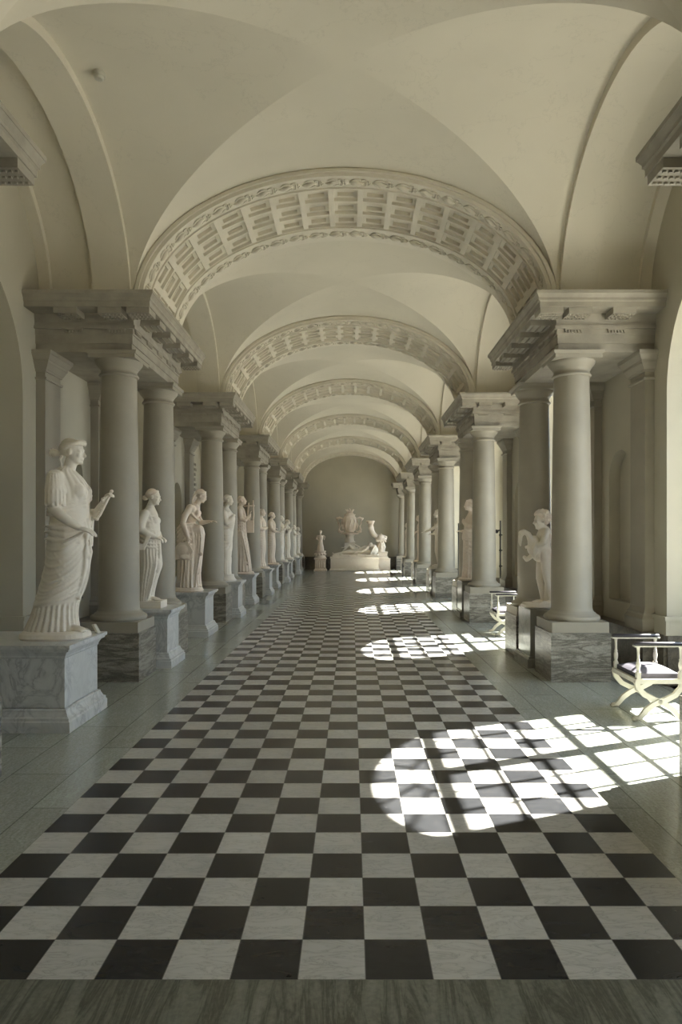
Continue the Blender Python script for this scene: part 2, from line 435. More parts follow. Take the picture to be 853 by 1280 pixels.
# ---------------------------------------------------------------- walls
def arch_wall(b, sx, xin, xout, y0, y1, z0, z1, openings, nseg=24):
    """wall slab between x = sx*xin (inner) and sx*xout (outer) with arched openings (yc, half, zsill, zspring, rise)"""
    X = lambda r: XC + sx * r
    def face(x, pts): b.add([(x, p[0], p[1]) for p in pts], [tuple(range(len(pts)))])
    def both(pts):
        face(X(xin), pts); face(X(xout), pts)
    ys = y0
    for (yc, hw, zs, zsp, rise) in openings:
        if yc - hw > ys: both([(ys, z0), (yc - hw, z0), (yc - hw, z1), (ys, z1)])
        if zs > z0: both([(yc - hw, z0), (yc + hw, z0), (yc + hw, zs), (yc - hw, zs)])
        arc = [(yc - hw * math.cos(PI * k / nseg), zsp + rise * math.sin(PI * k / nseg)) for k in range(nseg + 1)]
        for p, q in zip(arc, arc[1:]): both([p, q, (q[0], z1), (p[0], z1)])
        ring = [(yc - hw, zs)] + arc + [(yc + hw, zs)]
        for p, q in zip(ring, ring[1:]):
            b.add([(X(xin), p[0], p[1]), (X(xout), p[0], p[1]), (X(xout), q[0], q[1]), (X(xin), q[0], q[1])], [(0, 1, 2, 3)])
        b.add([(X(xin), yc - hw, zs), (X(xout), yc - hw, zs), (X(xout), yc + hw, zs), (X(xin), yc + hw, zs)], [(0, 1, 2, 3)])
        ys = yc + hw
    both([(ys, z0), (y1, z0), (y1, z1), (ys, z1)])
    for yy in (y0, y1): b.add([(X(xin), yy, z0), (X(xout), yy, z0), (X(xout), yy, z1), (X(xin), yy, z1)], [(0, 1, 2, 3)])
    b.add([(X(xin), y0, z1), (X(xout), y0, z1), (X(xout), y1, z1), (X(xin), y1, z1)], [(0, 1, 2, 3)])
BAYS = [BAYC + PER * k for k in range(-1, 6)]
PAIRS = [PAIRC + PER * k for k in range(-1, 6)]
ZT = 6.1
openings = []
for k in range(-1, 6):
    openings.append((BAYC + PER * k, 1.30, 0.0, 3.15, 1.33))
    if k < 5: openings.append((PAIRC + PER * k, 0.34, 0.79, 2.36, 0.34))
for sx, nm in ((-1, 'wall_left'), (1, 'wall_right')):
    b = MB()
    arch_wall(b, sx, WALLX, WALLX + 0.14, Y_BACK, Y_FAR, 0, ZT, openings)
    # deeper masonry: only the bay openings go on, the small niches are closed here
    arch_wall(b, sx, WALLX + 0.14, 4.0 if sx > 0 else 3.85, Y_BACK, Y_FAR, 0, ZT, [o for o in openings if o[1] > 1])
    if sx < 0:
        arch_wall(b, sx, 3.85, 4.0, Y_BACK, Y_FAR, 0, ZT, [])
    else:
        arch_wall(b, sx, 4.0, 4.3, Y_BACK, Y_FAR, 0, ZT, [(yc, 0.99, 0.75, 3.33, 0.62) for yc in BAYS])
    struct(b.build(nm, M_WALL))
    # stone base along the wall: blocks under the piers and across the recess backs
    b = MB()
    for k in range(-1, 6):
        pc = PAIRC + PER * k
        y1 = pc + 1.30 if k < 5 else Y_FAR
        b.box(XC + sx * (WALLX - 0.18), XC + sx * (WALLX + 0.02), pc - 1.12, min(y1 - 0.18, Y_FAR - .01), 0, 0.54)
        b.box(XC + sx * (WALLX - 0.03), XC + sx * (WALLX + 0.02), pc - 1.30, pc - 1.12, 0, 0.54)
        if k < 5: b.box(XC + sx * (WALLX - 0.03), XC + sx * (WALLX + 0.02), pc + 1.12, pc + 1.30, 0, 0.54)
        yc = BAYC + PER * k
        back = 4.0 if sx > 0 else 3.85
        b.box(XC + sx * (WALLX), XC + sx * back, yc - 1.31, yc - 1.27, 0, 0.54)
        b.box(XC + sx * (WALLX), XC + sx * back, yc + 1.27, yc + 1.31, 0, 0.54)
        b.box(XC + sx * (back - 0.04), XC + sx * (back + 0.02), yc - 1.27, yc + 1.27, 0, 0.54)
    struct(b.build('baseboard_left' if sx < 0 else 'baseboard_right', M_DADO))
    b = MB()
    for k in range(-1, 6):
        pc = PAIRC + PER * k
        yc = BAYC + PER * k
        back = 4.0 if sx > 0 else 3.85
        for g, za, zb in ((0.025, 0.54, 0.70), (0.04, 0.70, 0.745)):
            e = g + 0.01
            b.box(XC + sx * (WALLX - g), XC + sx * (WALLX + 0.02), pc - 1.30 - e, pc - 1.0, za, zb)
            if k < 5: b.box(XC + sx * (WALLX - g), XC + sx * (WALLX + 0.02), pc + 1.0, pc + 1.30 + e, za, zb)
            b.box(XC + sx * (WALLX + .021), XC + sx * back, yc - 1.31, yc - 1.29 + g, za, zb)
            b.box(XC + sx * (WALLX + .021), XC + sx * back, yc + 1.29 - g, yc + 1.31, za, zb)
            b.box(XC + sx * (back - g), XC + sx * (back + 0.01), yc - 1.27, yc + 1.27, za, zb)
    struct(b.build('trim_left' if sx < 0 else 'trim_right', M_WALL))
b = MB(); b.box(XL, XR, Y_FAR, Y_FAR + 0.3, 0, ZT); struct(b.build('wall_far', M_WALL))
b = MB(); b.box(XL, XR, Y_BACK - 0.3, Y_BACK, 0, ZT); struct(b.build('wall_back', M_WALL))
b = MB(); b.box(XC - WALLX + .0, XC + WALLX, Y_FAR - 0.05, Y_FAR, 0, 0.59); struct(b.build('baseboard_far', M_DADO))

# ---------------------------------------------------------------- windows (right side)
def make_window(yc, n):
    r = thing('window_%d' % n, None, None, (XC + 4.12, yc, 0)); r['kind'] = 'structure'
    hw, zs, zsp, rise = 0.99, 0.75, 3.33, 0.62
    f = MB()
    def bar(y0, y1, z0, z1, t=0.03): f.box(-t, t, y0, y1, z0, z1)
    bar(-hw, -hw + 0.05, zs, zsp, 0.04); bar(hw - 0.05, hw, zs, zsp, 0.04)
    bar(-hw, hw, zs, zs + 0.07, 0.04)
    bar(-0.065, 0.065, zs, zsp, 0.03)
    bar(-hw, hw, zsp - 0.02, zsp + 0.045, 0.035)
    for s in (-1, 1):
        for q in (0.375, 0.67): bar(s * q - 0.012, s * q + 0.012, zs, zsp, 0.018)
    nz = 7
    for k in range(1, nz):
        z = zs + (zsp - zs) * k / nz; h = 0.013 if k != 4 else 0.03
        bar(-hw, hw, z - h, z + h, 0.019)
    arc = [Vector((0, -hw * 0.985 * math.cos(PI * k / 28), zsp + rise * 0.985 * math.sin(PI * k / 28))) for k in range(29)]
    f.tube(arc, 0.035, 6)
    arc2 = [Vector((0, -hw * 0.34 * math.cos(PI * k / 16), zsp + rise * 0.34 * math.sin(PI * k / 16))) for k in range(17)]
    f.tube(arc2, 0.012, 6)
    for k in range(1, 6):
        a = PI * k / 6
        q0 = 0.0 if k == 3 else 0.34
        f.tube([Vector((0, -hw * q0 * math.cos(a), zsp + 0.02 + rise * q0 * math.sin(a))), Vector((0, -hw * math.cos(a), zsp + rise * math.sin(a)))], 0.013, 6)
    o = f.build('window_frame', M_FRAME, r)
    g = MB()
    ring = [(-hw, zs)] + [(p.y, p.z) for p in arc] + [(hw, zs)]
    g.add([(0.0, y, z) for y, z in ring], [tuple(range(len(ring)))])
    g.build('pane', M_GLASS, r)
for i, yc in enumerate(BAYS): make_window(yc, i + 1)

# ---------------------------------------------------------------- vaults
A1, B1 = 2.43, 1.56              # long barrel
HB, B2 = 1.75, 1.56              # cross barrels
def h1(x): return B1 * math.sqrt(max(0.0, 1 - (x / A1) ** 2))
def h2(y): return B2 * math.sqrt(max(0.0, 1 - (y / HB) ** 2))
b = MB()
def cosp(n): return [math.cos(PI * k / n) for k in range(n + 1)]
def yg(x):                       # groin: |y| at which both barrels meet
    q = h1(x) / B2
    return 0.0 if q >= 1 else HB * math.sqrt(1 - q * q)
def xg(y):
    q = h2(y) / B1
    return A1 * math.sqrt(max(0, 1 - q * q))
def grid(b, rows):
    n = len(rows[0]); vs_ = [p for r in rows for p in r]; fs = []
    for i in range(len(rows) - 1):
        for k in range(n - 1):
            a = i * n + k; fs.append((a, a + 1, a + n + 1, a + n))
    b.add(vs_, fs, True)
def vault_bay(b, yc):
    xs = [A1 * c for c in cosp(60)]
    for s in (-1, 1):
        rows = []
        for x in xs:
            g = yg(x); rows.append([(XC + x, yc + s * (g + (HB - g) * t / 6), Z0 + h1(x)) for t in range(7)])
        grid(b, rows)
    ysn = [HB * c for c in cosp(60)]
    for s in (-1, 1):
        rows = []
        for y in ysn:
            g = xg(y); rows.append([(XC + s * (g + (WALLX + 0.02 - g) * t / 6), yc + y, Z0 + h2(y)) for t in range(7)])
        grid(b, rows)
for yc in BAYS:
    b = MB(); vault_bay(b, yc); struct(b.build('ceiling', M_VAULT))
b = MB(); b.box(XL, XR, Y_BACK - .3, Y_FAR + .3, ZT, ZT + 0.2)  # unseen slab above the vaults, added to keep sunlight from leaking in
struct(b.build('ceiling', M_WALL))

ORD = ['viewer-side', 'nearest', 'second', 'third', 'fourth', 'fifth', 'last']
SIDE = {-1: 'left', 1: 'right'}

# side arches (ribs over the colonnade and against the wall)
def side_rib(yc, sx, r0, r1, bb, hb, k, cat):
    m = MB(); n = 40
    inner = [(yc - hb * math.cos(PI * t / n), Z0 + bb * math.sin(PI * t / n)) for t in range(n + 1)]
    outer = [(yc - (hb + 0.10) * math.cos(PI * t / n), Z0 + (bb + 0.12) * math.sin(PI * t / n)) for t in range(n + 1)]
    rows = [[(XC + sx * r1, y, z) for y, z in outer], [(XC + sx * r1, y, z) for y, z in inner]]
    grid(m, rows); grid(m, [[(XC + sx * r1, y, z) for y, z in inner], [(XC + sx * r0, y, z) for y, z in inner]])
    grid(m, [[(XC + sx * r0, y, z) for y, z in inner], [(XC + sx * r0, y, z) for y, z in outer]])
    o = m.build('arch_rib', M_VAULT)
    return o
for k, yc in enumerate(BAYS):
    for sx in (-1, 1):
        o = side_rib(yc, sx, 2.44, 2.86, 1.47, 1.695, k, 'rib')
        o.name = 'trim_%d' % (10 + 2 * k + (sx > 0)); struct(o)
        o = side_rib(yc, sx, 3.34, WALLX + 0.01, 1.46, 1.69, k, 'rib')
        o.name = 'trim_%d' % (30 + 2 * k + (sx > 0)); struct(o)

# ---------------------------------------------------------------- coffered transverse arches
AI, BI = 2.326, 1.47
tab = []; L_ = 0; NT = 400; prev = None
for i in range(NT + 1):
    t = PI * i / NT; p = (-AI * math.cos(t), BI * math.sin(t))
    if prev: L_ += math.hypot(p[0] - prev[0], p[1] - prev[1])
    tab.append((L_, t)); prev = p
LTOT = L_
def arc_at(s):
    s = min(max(s, 0), LTOT)
    lo, hi = 0, NT
    while hi - lo > 1:
        mid = (lo + hi) // 2
        if tab[mid][0] <= s: lo = mid
        else: hi = mid
    f = (s - tab[lo][0]) / max(1e-9, tab[hi][0] - tab[lo][0])
    return tab[lo][1] + f * (tab[hi][1] - tab[lo][1])
def amap(s, y, d):               # d > 0 = relief towards the nave, d < 0 = recessed
    t = arc_at(s)
    x = -AI * math.cos(t); z = BI * math.sin(t)
    nx, nz = -math.cos(t) / AI, math.sin(t) / BI
    l = math.hypot(nx, nz); nx /= l; nz /= l
    return (x - nx * d, y, z - nz * d)
D = 0.85
def make_arch(full=True):
    """coffered arch around local origin (centre line, springing height, arch middle)"""
    m = MB()
    NC = 17; sp = LTOT / NC
    # coffer zone y from -0.55 to +0.42, three rows
    rowc = [-0.41, -0.075, 0.26] ; hy = 0.142
    hs = sp * 0.40
    ybreak = [-D, -0.60]
    # plain strips
    def strip(y0, y1, d0=0.0, d1=0.0):
        rows = []
        for i in range(97):
            s = LTOT * i / 96
            rows.append([amap(s, y0, d0), amap(s, y1, d1)])
        grid(m, rows)
    strip(-D, -0.60); strip(0.45, D)
    for y0, y1 in ((-0.60, -0.575), (0.425, 0.45)):
        strip(y0, y0, 0, 0.02); strip(y0, y1, 0.02, 0.02); strip(y1, y1, 0.02, 0)
    edges = [-0.575, rowc[0] - hy, rowc[0] + hy, rowc[1] - hy, rowc[1] + hy, rowc[2] - hy, rowc[2] + hy, 0.425]
    for a in (0, 2, 4, 6): strip(edges[a], edges[a + 1])
    def q(s0, s1, y0, y1, d00, d01=None):
        pass
    def patch(P): m.add([amap(*p) for p in P], [(0, 1, 2, 3)])
    for i in range(NC):
        sc_ = (i + 0.5) * sp
        for yc in rowc:
            y0, y1 = yc - hy, yc + hy
            # surface left/right of the coffer
            for sa, sb in ((i * sp, sc_ - hs), (sc_ + hs, (i + 1) * sp)):
                patch([(sa, y0, 0), (sb, y0, 0), (sb, y1, 0), (sa, y1, 0)])
            lv = [(0.0, 0.0), (0.0, -0.04), (0.045, -0.04), (0.045, -0.085)]
            for (g0, d0), (g1, d1) in zip(lv, lv[1:]):
                a = [(sc_ - hs + g0, y0 + g0, d0), (sc_ + hs - g0, y0 + g0, d0), (sc_ + hs - g0, y1 - g0, d0), (sc_ - hs + g0, y1 - g0, d0)]
                c = [(sc_ - hs + g1, y0 + g1, d1), (sc_ + hs - g1, y0 + g1, d1), (sc_ + hs - g1, y1 - g1, d1), (sc_ - hs + g1, y1 - g1, d1)]
                for k in range(4): patch([a[k], a[(k + 1) % 4], c[(k + 1) % 4], c[k]])
            g1, d1 = lv[-1]
            patch([(sc_ - hs + g1, y0 + g1, d1), (sc_ + hs - g1, y0 + g1, d1), (sc_ + hs - g1, y1 - g1, d1), (sc_ - hs + g1, y1 - g1, d1)])
    # end faces with a stepped archivolt
    for s in (-1, 1):
        n = 96
        def ring(a, bb, y): return [(-a * math.cos(PI * t / n), y, bb * math.sin(PI * t / n)) for t in range(n + 1)]
        steps = [(AI, BI, s * D), (AI + 0.045, BI + 0.04, s * D), (AI + 0.045, BI + 0.04, s * (D + 0.03)), (AI + 0.085, BI + 0.07, s * (D + 0.03)), (AI + 0.13, BI + 0.11, s * (D + 0.0)), (AI + 0.2, BI + 0.2, s * D)]
        for p0, p1 in zip(steps, steps[1:]): grid(m, [ring(*p0), ring(*p1)])
    return m
def spandrels(faces, parent):
    for sx in (-1, 1):
        for yy in faces:
            m = MB(); a = WALLX - .001
            m.add([(sx * 2.42, yy, 0.0), (sx * a, yy, 0.0), (sx * a, yy, ZT - Z0 - .01), (sx * 2.42, yy, ZT - Z0 - .01)], [(0, 1, 2, 3)])
            m.build('spandrel', M_VAULT, parent)
def make_garland(yc, wide):
    g = MB(); n = 22; sp = LTOT / n
    def R(s, y, d): return Vector(amap(s, y, d))
    for i in range(n):
        s0 = i * sp; flip = 1 if i < n / 2 else -1
        # leaf spindle
        pts = []; rr = []
        for t in range(7):
            u = t / 6; s = s0 + (0.16 + 0.62 * u) * sp
            yy = yc + 0.02 * flip * math.sin(PI * 2 * u)
            pts.append(R(s, yy, 0.012)); rr.append(0.006 + wide * 0.30 * math.sin(PI * u))
        g.tube(pts, rr, 7, flat=0.9)
        # two smaller leaves
        for q in (-1, 1):
            pts = [R(s0 + (0.22 + 0.5 * u) * sp, yc + q * (0.035 + wide * 0.42 * math.sin(PI * u)), 0.008) for u in (0, .25, .5, .75, 1)]
            g.tube(pts, [0.004, 0.012, 0.014, 0.011, 0.004], 6)
        # rosette between the leaves
        c = R(s0 + sp * 0.97, yc, 0.01)
        for k in range(5):
            a = 2 * PI * k / 5
            g.ell(R(s0 + sp * 0.97 + 0.024 * math.cos(a), yc + 0.024 * math.sin(a), 0.012), 0.015, n=7, m=4)
        # curling ribbon
        for q in (-1, 1):
            pts = [R(s0 + sp * (0.80 + 0.10 * math.cos(u)), yc + q * (wide * 0.55 + 0.02 * math.sin(u)), 0.008) for u in [0.5 * z for z in range(9)]]
            g.tube(pts, 0.008, 5)
    # roundel at the crown
    for rr, dd in ((0.055, 0.02), (0.03, 0.035)):
        c = R(LTOT / 2, yc, 0.0)
        g.ell(c, (rr, rr, dd), n=14, m=6)
    return g
am = make_arch(); arch0 = None
gf = make_garland(-0.725, 0.09); gb = make_garland(0.63, 0.09)
for k, pc in enumerate(PAIRS):
    if k == 6: continue
    if arch0 is None:
        arch0 = thing('coffered_arch', 'x', 'arch', (XC, pc, Z0), 0, 'coffered arches spanning the hall')
        am.build('arch', M_ARCH, arch0); spandrels((-D, D), arch0)
        gf.build('leaf_garland', M_ARCH, arch0, floor=0.003); gb.build('leaf_garland', M_ARCH, arch0, floor=0.003)
        r = arch0
    else:
        r = copy_tree(arch0); r.location = (XC, pc, Z0)
    r['label'] = ['coffered plaster arch overhead, its edge only in the top corners',
                  'nearest complete coffered arch, largest of the arches spanning the hall',
                  'second coffered arch spanning the hall, behind the largest one', 'third coffered arch spanning the hall',
                  'fourth coffered arch spanning the hall', 'fifth coffered arch, smallest one before the far wall'][k]
# half arch against the far wall
r = thing('wall_arch', 'shallow arch band with leaf garland framing the far grey wall', 'arch', (XC, PAIRS[6], Z0))
m = MB(); rows = []
for i in range(97): rows.append([amap(LTOT * i / 96, -D, 0), amap(LTOT * i / 96, Y_FAR - PAIRS[6], 0)])
grid(m, rows)
n = 96
def ring(a, bb, y): return [(-a * math.cos(PI * t / n), y, bb * math.sin(PI * t / n)) for t in range(n + 1)]
grid(m, [ring(AI, BI, -D), ring(AI + .2, BI + .2, -D)])
m.build('arch', M_ARCH, r); spandrels((-D,), r); make_garland(-0.725, 0.09).build('leaf_garland', M_ARCH, r)

# ---------------------------------------------------------------- entablatures
def ent_blocks(half=True, far=False):
    """local origin: wall side x=0 at the wall, nave towards -x (right side); y centred on the pair, z absolute"""
    xin = -(WALLX - 2.39)        # architrave face
    y0, y1 = -1.0, (1.0 if not far else Y_FAR - PAIRS[6])
    x1 = 0.02
    parts = {}
    m = MB(); m.box(xin, x1, y0, y1, 3.67, 3.76); m.box(xin - 0.012, x1, y0 - 0.012, y1 + (0.012 if not far else 0), 3.76, 3.86)
    m.box(xin - 0.022, x1, y0 - 0.022, y1 + (0.022 if not far else 0), 3.86, 3.92)
    # taenia
    m.box(xin - 0.05, x1, y0 - 0.05, y1 + (0.05 if not far else 0), 3.92, 3.955)
    m.box(xin - 0.035, x1, y0 - 0.035, y1 + (0.035 if not far else 0), 3.955, 3.99)
    parts['architrave'] = m
    m = MB()                     # bed mould and corona
    e = 0 if far else 1
    def lay(g0, z0, g1, z1):
        m.frustum((xin - g0, x1, y0 - g0, y1 + e * g0), z0, (xin - g1, x1, y0 - g1, y1 + e * g1), z1)
    lay(0.03, 3.99, 0.045, 4.085)
    lay(0.285, 4.085, 0.285, 4.135); lay(0.285, 4.135, 0.295, 4.15); lay(0.30, 4.15, 0.30, 4.175); lay(0.30, 4.175, 0.325, 4.215); lay(0.33, 4.215, 0.33, Z0)
    parts['cornice'] = m
    mut = []
    def mutule(cx, cyy, dx, dy):
        q = MB(); hw = 0.125
        if dx: X0, X1, Yy0, Yy1 = xin - 0.265, xin - 0.03, cyy - hw, cyy + hw
        else: X0, X1 = cx - hw, cx + hw; Yy0, Yy1 = (y0 - 0.265, y0 - 0.03) if dy < 0 else (y1 + 0.03, y1 + 0.265)
        q.box(X0, X1, Yy0, Yy1, 4.02, 4.087)
        for i in range(6):
            for j in range(3):
                if dx: px, py = X0 + 0.04 + j * 0.075, Yy0 + 0.025 + i * 0.040
                else: px, py = X0 + 0.025 + i * 0.040, Yy0 + 0.04 + j * 0.075
                q.box(px - .010, px + .010, py - .010, py + .010, 4.006, 4.02)
        mut.append(q)
    for cyy in (-0.70, -0.235, 0.235, 0.70):
        if y0 < cyy < y1: mutule(0, cyy, 1, 0)
    for cx in (xin - 0.15, xin + 0.16, xin + 0.64):
        mutule(cx, 0, 0, -1)
        if not far: mutule(cx, 0, 0, 1)
    rows = []
    for cyy in (-0.88, -0.44, 0.0, 0.44, 0.88):
        if y0 < cyy < y1:
            g = MB(); g.box(xin - 0.045, xin - 0.02, cyy - .10, cyy + .10, 3.905, 3.922)
            for i in range(6): g.box(xin - .043, xin - .025, cyy - 0.094 + i * 0.034, cyy - 0.076 + i * 0.034, 3.878, 3.907)
            rows.append(g)
    for cx in (xin + 0.16, xin + 0.64):
        for s_, yy in ((-1, y0),) + (() if far else ((1, y1),)):
            g = MB(); g.box(cx - .10, cx + .10, yy + s_ * .045, yy + s_ * .02, 3.905, 3.922)
            for i in range(6): g.box(cx - 0.094 + i * 0.034, cx - 0.076 + i * 0.034, yy + s_ * 0.043, yy + s_ * .025, 3.878, 3.907)
            rows.append(g)
    mut = [('mutule', q) for q in mut] + [('gutta_row', q) for q in rows]
    return parts, mut
def make_entablature(far=False):
    parts, mut = ent_blocks(far=far)
    r = thing('entablature', 'x', 'entablature', (0, 0, 0), 0, 'stone entablatures over the column pairs')
    for k_, m_ in parts.items(): m_.build(k_, M_ENT, r)
    for nm_, q in mut: q.build(nm_, M_ENT, r)
    return r
def ent_label(k, sx):
    if k == 0: return 'grey stone cornice block cut off by the %s edge, high up' % SIDE[sx]
    return 'grey stone entablature with mutules over the %s column pair on the %s' % (ORD[k], SIDE[sx])
e0 = make_entablature(); used = False
ef = make_entablature(True)
for k, pc in enumerate(PAIRS):
    for sx in (-1, 1):
        src = ef if k == 6 else e0
        r = copy_tree(src)
        r.location = (XC + sx * WALLX, pc, 0); r.scale = (1 if sx > 0 else -1, 1, 1)
        r['label'] = ent_label(k, sx)
for src in (e0, ef):
    for ch in [x for x in list(C.objects) if x.parent == src]: bpy.data.objects.remove(ch)
    bpy.data.objects.remove(src)

# ---------------------------------------------------------------- columns and pilasters
def make_column():
    r = thing('column', 'x', 'column', (0, 0, 0), 0, 'smooth stone columns')
    m = MB(); m.box(-0.33, 0.33, -0.33, 0.33, 0, 0.538); m.build('plinth_block', M_PLINTH, r)
    m = MB(); m.box(-0.315, 0.315, -0.315, 0.315, 0.538, 0.655); m.build('plinth_slab', M_COL, r)
    m = MB(); m.lathe([(0.30, 0.655), (0.312, 0.672), (0.312, 0.695), (0.298, 0.712), (0.272, 0.718), (0.268, 0.735), (0.25, 0.742), (0.235, 0.765)], 48); m.build('base', M_COL, r)
    prof = [(0.235, 0.765), (0.2275, 0.79)]
    for i in range(13):
        t = i / 12; prof.append((0.2265 - 0.031 * t ** 1.7, 0.82 + (3.42 - 0.82) * t))
    m = MB(); m.lathe(prof, 48); m.build('shaft', M_COL, r)
    m = MB(); m.lathe([(0.196, 3.415), (0.212, 3.42), (0.222, 3.435), (0.212, 3.45), (0.198, 3.455), (0.198, 3.50), (0.21, 3.505), (0.215, 3.52), (0.225, 3.53), (0.25, 3.56), (0.262, 3.585), (0.262, 3.60)], 48)
    m.frustum((-0.262, 0.262, -0.262, 0.262), 3.595, (-0.262, 0.262, -0.262, 0.262), 3.64)
    m.frustum((-0.275, 0.275, -0.275, 0.275), 3.64, (-0.285, 0.285, -0.285, 0.285), 3.675)
    m.build('capital', M_COL, r)
    return r
c0 = make_column(); first = True
for k in range(-1, 6):
    for sx in (-1, 1):
        for j, yy in enumerate((CA, CB)):
            if k == 5 and j == 1: continue
            if first: r = c0; first = False
            else: r = copy_tree(c0)
            r.location = (XC + sx * COLX, yy + PER * k, 0)
            if k == -1: r['label'] = 'smooth grey column %s the viewer on the %s, outside the picture' % (['beside', 'just ahead of'][j], SIDE[sx])
            elif k == 5: r['label'] = 'farthest grey column on the %s, standing against the far wall' % SIDE[sx]
            else: r['label'] = '%s grey stone column of the %s pair on the %s side' % (['front', 'rear'][j], ORD[k + 1], SIDE[sx])
def make_pilaster():
    r = thing('pilaster', 'x', 'pilaster', (0, 0, 0), 0, 'flat stone pilasters on the walls')
    m = MB(); m.box(-0.105, 0.03, -0.20, 0.20, 0.80, 3.37); m.build('shaft', M_COL, r)
    def stack(m, rows):
        for g0, z0, g1, z1 in rows: m.frustum((-0.105 - g0, 0.03, -0.20 - g0, 0.20 + g0), z0, (-0.105 - g1, 0.03, -0.20 - g1, 0.20 + g1), z1)
    m = MB(); stack(m, [(0.05, 0.54, 0.05, 0.65), (0.05, 0.65, 0.055, 0.68), (0.055, 0.68, 0.03, 0.72), (0.03, 0.72, 0.03, 0.745), (0.02, 0.745, 0.0, 0.80)]); m.build('base', M_COL, r)
    m = MB(); stack(m, [(0.02, 3.36, 0.025, 3.385), (0.0, 3.385, 0.0, 3.45), (0.015, 3.45, 0.02, 3.475), (0.025, 3.475, 0.055, 3.54), (0.06, 3.54, 0.065, 3.57), (0.07, 3.57, 0.10, 3.625), (0.105, 3.625, 0.11, 3.67)]); m.build('capital', M_COL, r)
    return r
p0 = make_pilaster(); first = True
for k in range(-1, 6):
    for sx in (-1, 1):
        for j, yy in enumerate((CA, CB)):
            if k == 5 and j == 1: continue
            if first: r = p0; first = False
            else: r = copy_tree(p0)
            r.location = (XC + sx * WALLX, yy + PER * k, 0); r.scale = (1 if sx > 0 else -1, 1, 1)
            if k == -1: r['label'] = 'stone wall pilaster %s the viewer on the %s, outside the picture' % (['beside', 'just ahead of'][j], SIDE[sx])
            else: r['label'] = 'stone pilaster on the %s wall behind the %s column of the %s pair' % (SIDE[sx], ['front', 'rear'][j], ORD[k + 1])

# ---------------------------------------------------------------- statues: helpers
def rz(a): return Matrix.Rotation(a, 4, 'Z')
def head_parts(b, c, yaw=0.0, pitch=0.0, s=1.0, roll=0.0):
    """face looks along local +x; c = centre of the head (about eye level); s = 1 is a head 0.23 m high"""
    M = rz(yaw) @ Matrix.Rotation(pitch, 4, 'Y') @ Matrix.Rotation(roll, 4, 'X')
    R = M.to_3x3(); c = Vector(c)
    def P(x, y, z): return c + R @ (Vector((x, y, z)) * s)
    def E(x, y, z, rx, ry, rz_): b.ell(P(x, y, z), (rx * s, ry * s, rz_ * s), M, 18, 12)
    E(-.012, 0, .03, .096, .076, .086); E(.026, 0, -.022, .066, .060, .088); E(.046, 0, -.072, .038, .040, .030)
    b.cap(P(.084, 0, .018), P(.108, 0, -.022), .007 * s, .013 * s); E(.094, 0, -.026, .014, .015, .008)
    for q in (-1, 1):
        b.cap(P(.086, q * .012, .026), P(.068, q * .046, .020), .010 * s, .007 * s)
        E(.064, q * .034, -.022, .022, .022, .026); E(.072, q * .029, .004, .014, .015, .008)
        E(-.002, q * .076, -.004, .018, .010, .030)
    E(.089, 0, -.047, .011, .021, .0055); E(.086, 0, -.058, .011, .017, .006); E(.078, 0, -.085, .018, .019, .016)
    return P, M
def hand_parts(b, wrist, d, up, s=1.0, curl=0.5, side=1):
    """wrist point, finger direction d, back-of-hand direction up"""
    w = Vector(wrist); d = Vector(d).normalized(); up = Vector(up); up = (up - d * up.dot(d)).normalized(); sd = d.cross(up) * side
    M = Matrix((d, sd, up)).transposed()
    b.ell(w + d * .045 * s, (.05 * s, .036 * s, .017 * s), M.to_4x4())
    for k, (o, L) in enumerate(((.028, .075), (.010, .084), (-.009, .078), (-.027, .062))):
        p0 = w + d * .075 * s + sd * o * s
        a1 = 0.5 * curl; a2 = 1.5 * curl; a3 = 2.5 * curl
        v = lambda a: d * math.cos(a) - up * math.sin(a)
        p1 = p0 + v(a1) * L * .45 * s; p2 = p1 + v(a2) * L * .32 * s; p3 = p2 + v(a3) * L * .25 * s
        b.chain([(p0, .0095 * s), (p1, .0088 * s), (p2, .0080 * s), (p3, .0068 * s)], 8)
    t0 = w + d * .022 * s + sd * .026 * s; t1 = t0 + (d * .6 + sd * .7 - up * .2).normalized() * .035 * s; t2 = t1 + (d * .9 + sd * .1 - up * (.3 + .4 * curl)).normalized() * .032 * s
    b.chain([(t0, .013 * s), (t1, .011 * s), (t2, .0085 * s)], 8)
def nz(x, y, z=0.0): return noise.noise(Vector((x, y, z)))
def pleats(n, amp, ph=0.0, z0=None, z1=None, wob=0.5, sd=0.0):
    def f(th, z):
        a = amp
        if z0 is not None: a *= min(1, max(0.0, (z1 - z) / (z1 - z0)))
        x = n * th + ph + wob * math.sin(z * 6 + sd) + 0.8 * nz(math.cos(th) * 2, math.sin(th) * 2, z * 1.5 + sd)
        return a * (abs(math.sin(x / 2)) * 1.6 - 1.0)
    return f
def swags(freq, amp, th0=-1.57, droop=1.6, sd=0.0, lean=0.0):
    """U-shaped folds hanging across the body, lowest around theta = th0"""
    def f(th, z):
        d = math.cos(th - th0)
        x = z * freq + droop * d + lean * th + 1.2 * nz(math.cos(th) * 1.5 + sd, math.sin(th) * 1.5, z * 2.2)
        m = 0.45 + 0.55 * nz(math.cos(th) + 5 + sd, math.sin(th), z * 2.5) * 1.6 + 0.25
        return amp * max(0.15, min(1.2, m)) * (abs(math.sin(x / 2)) * 1.6 - 1.0)
    return f
def mixf(f, g, z0, z1):
    def h(th, z):
        t = min(1, max(0, (z - z0) / (z1 - z0))); return f(th, z) * (1 - t) + g(th, z) * t
    return h
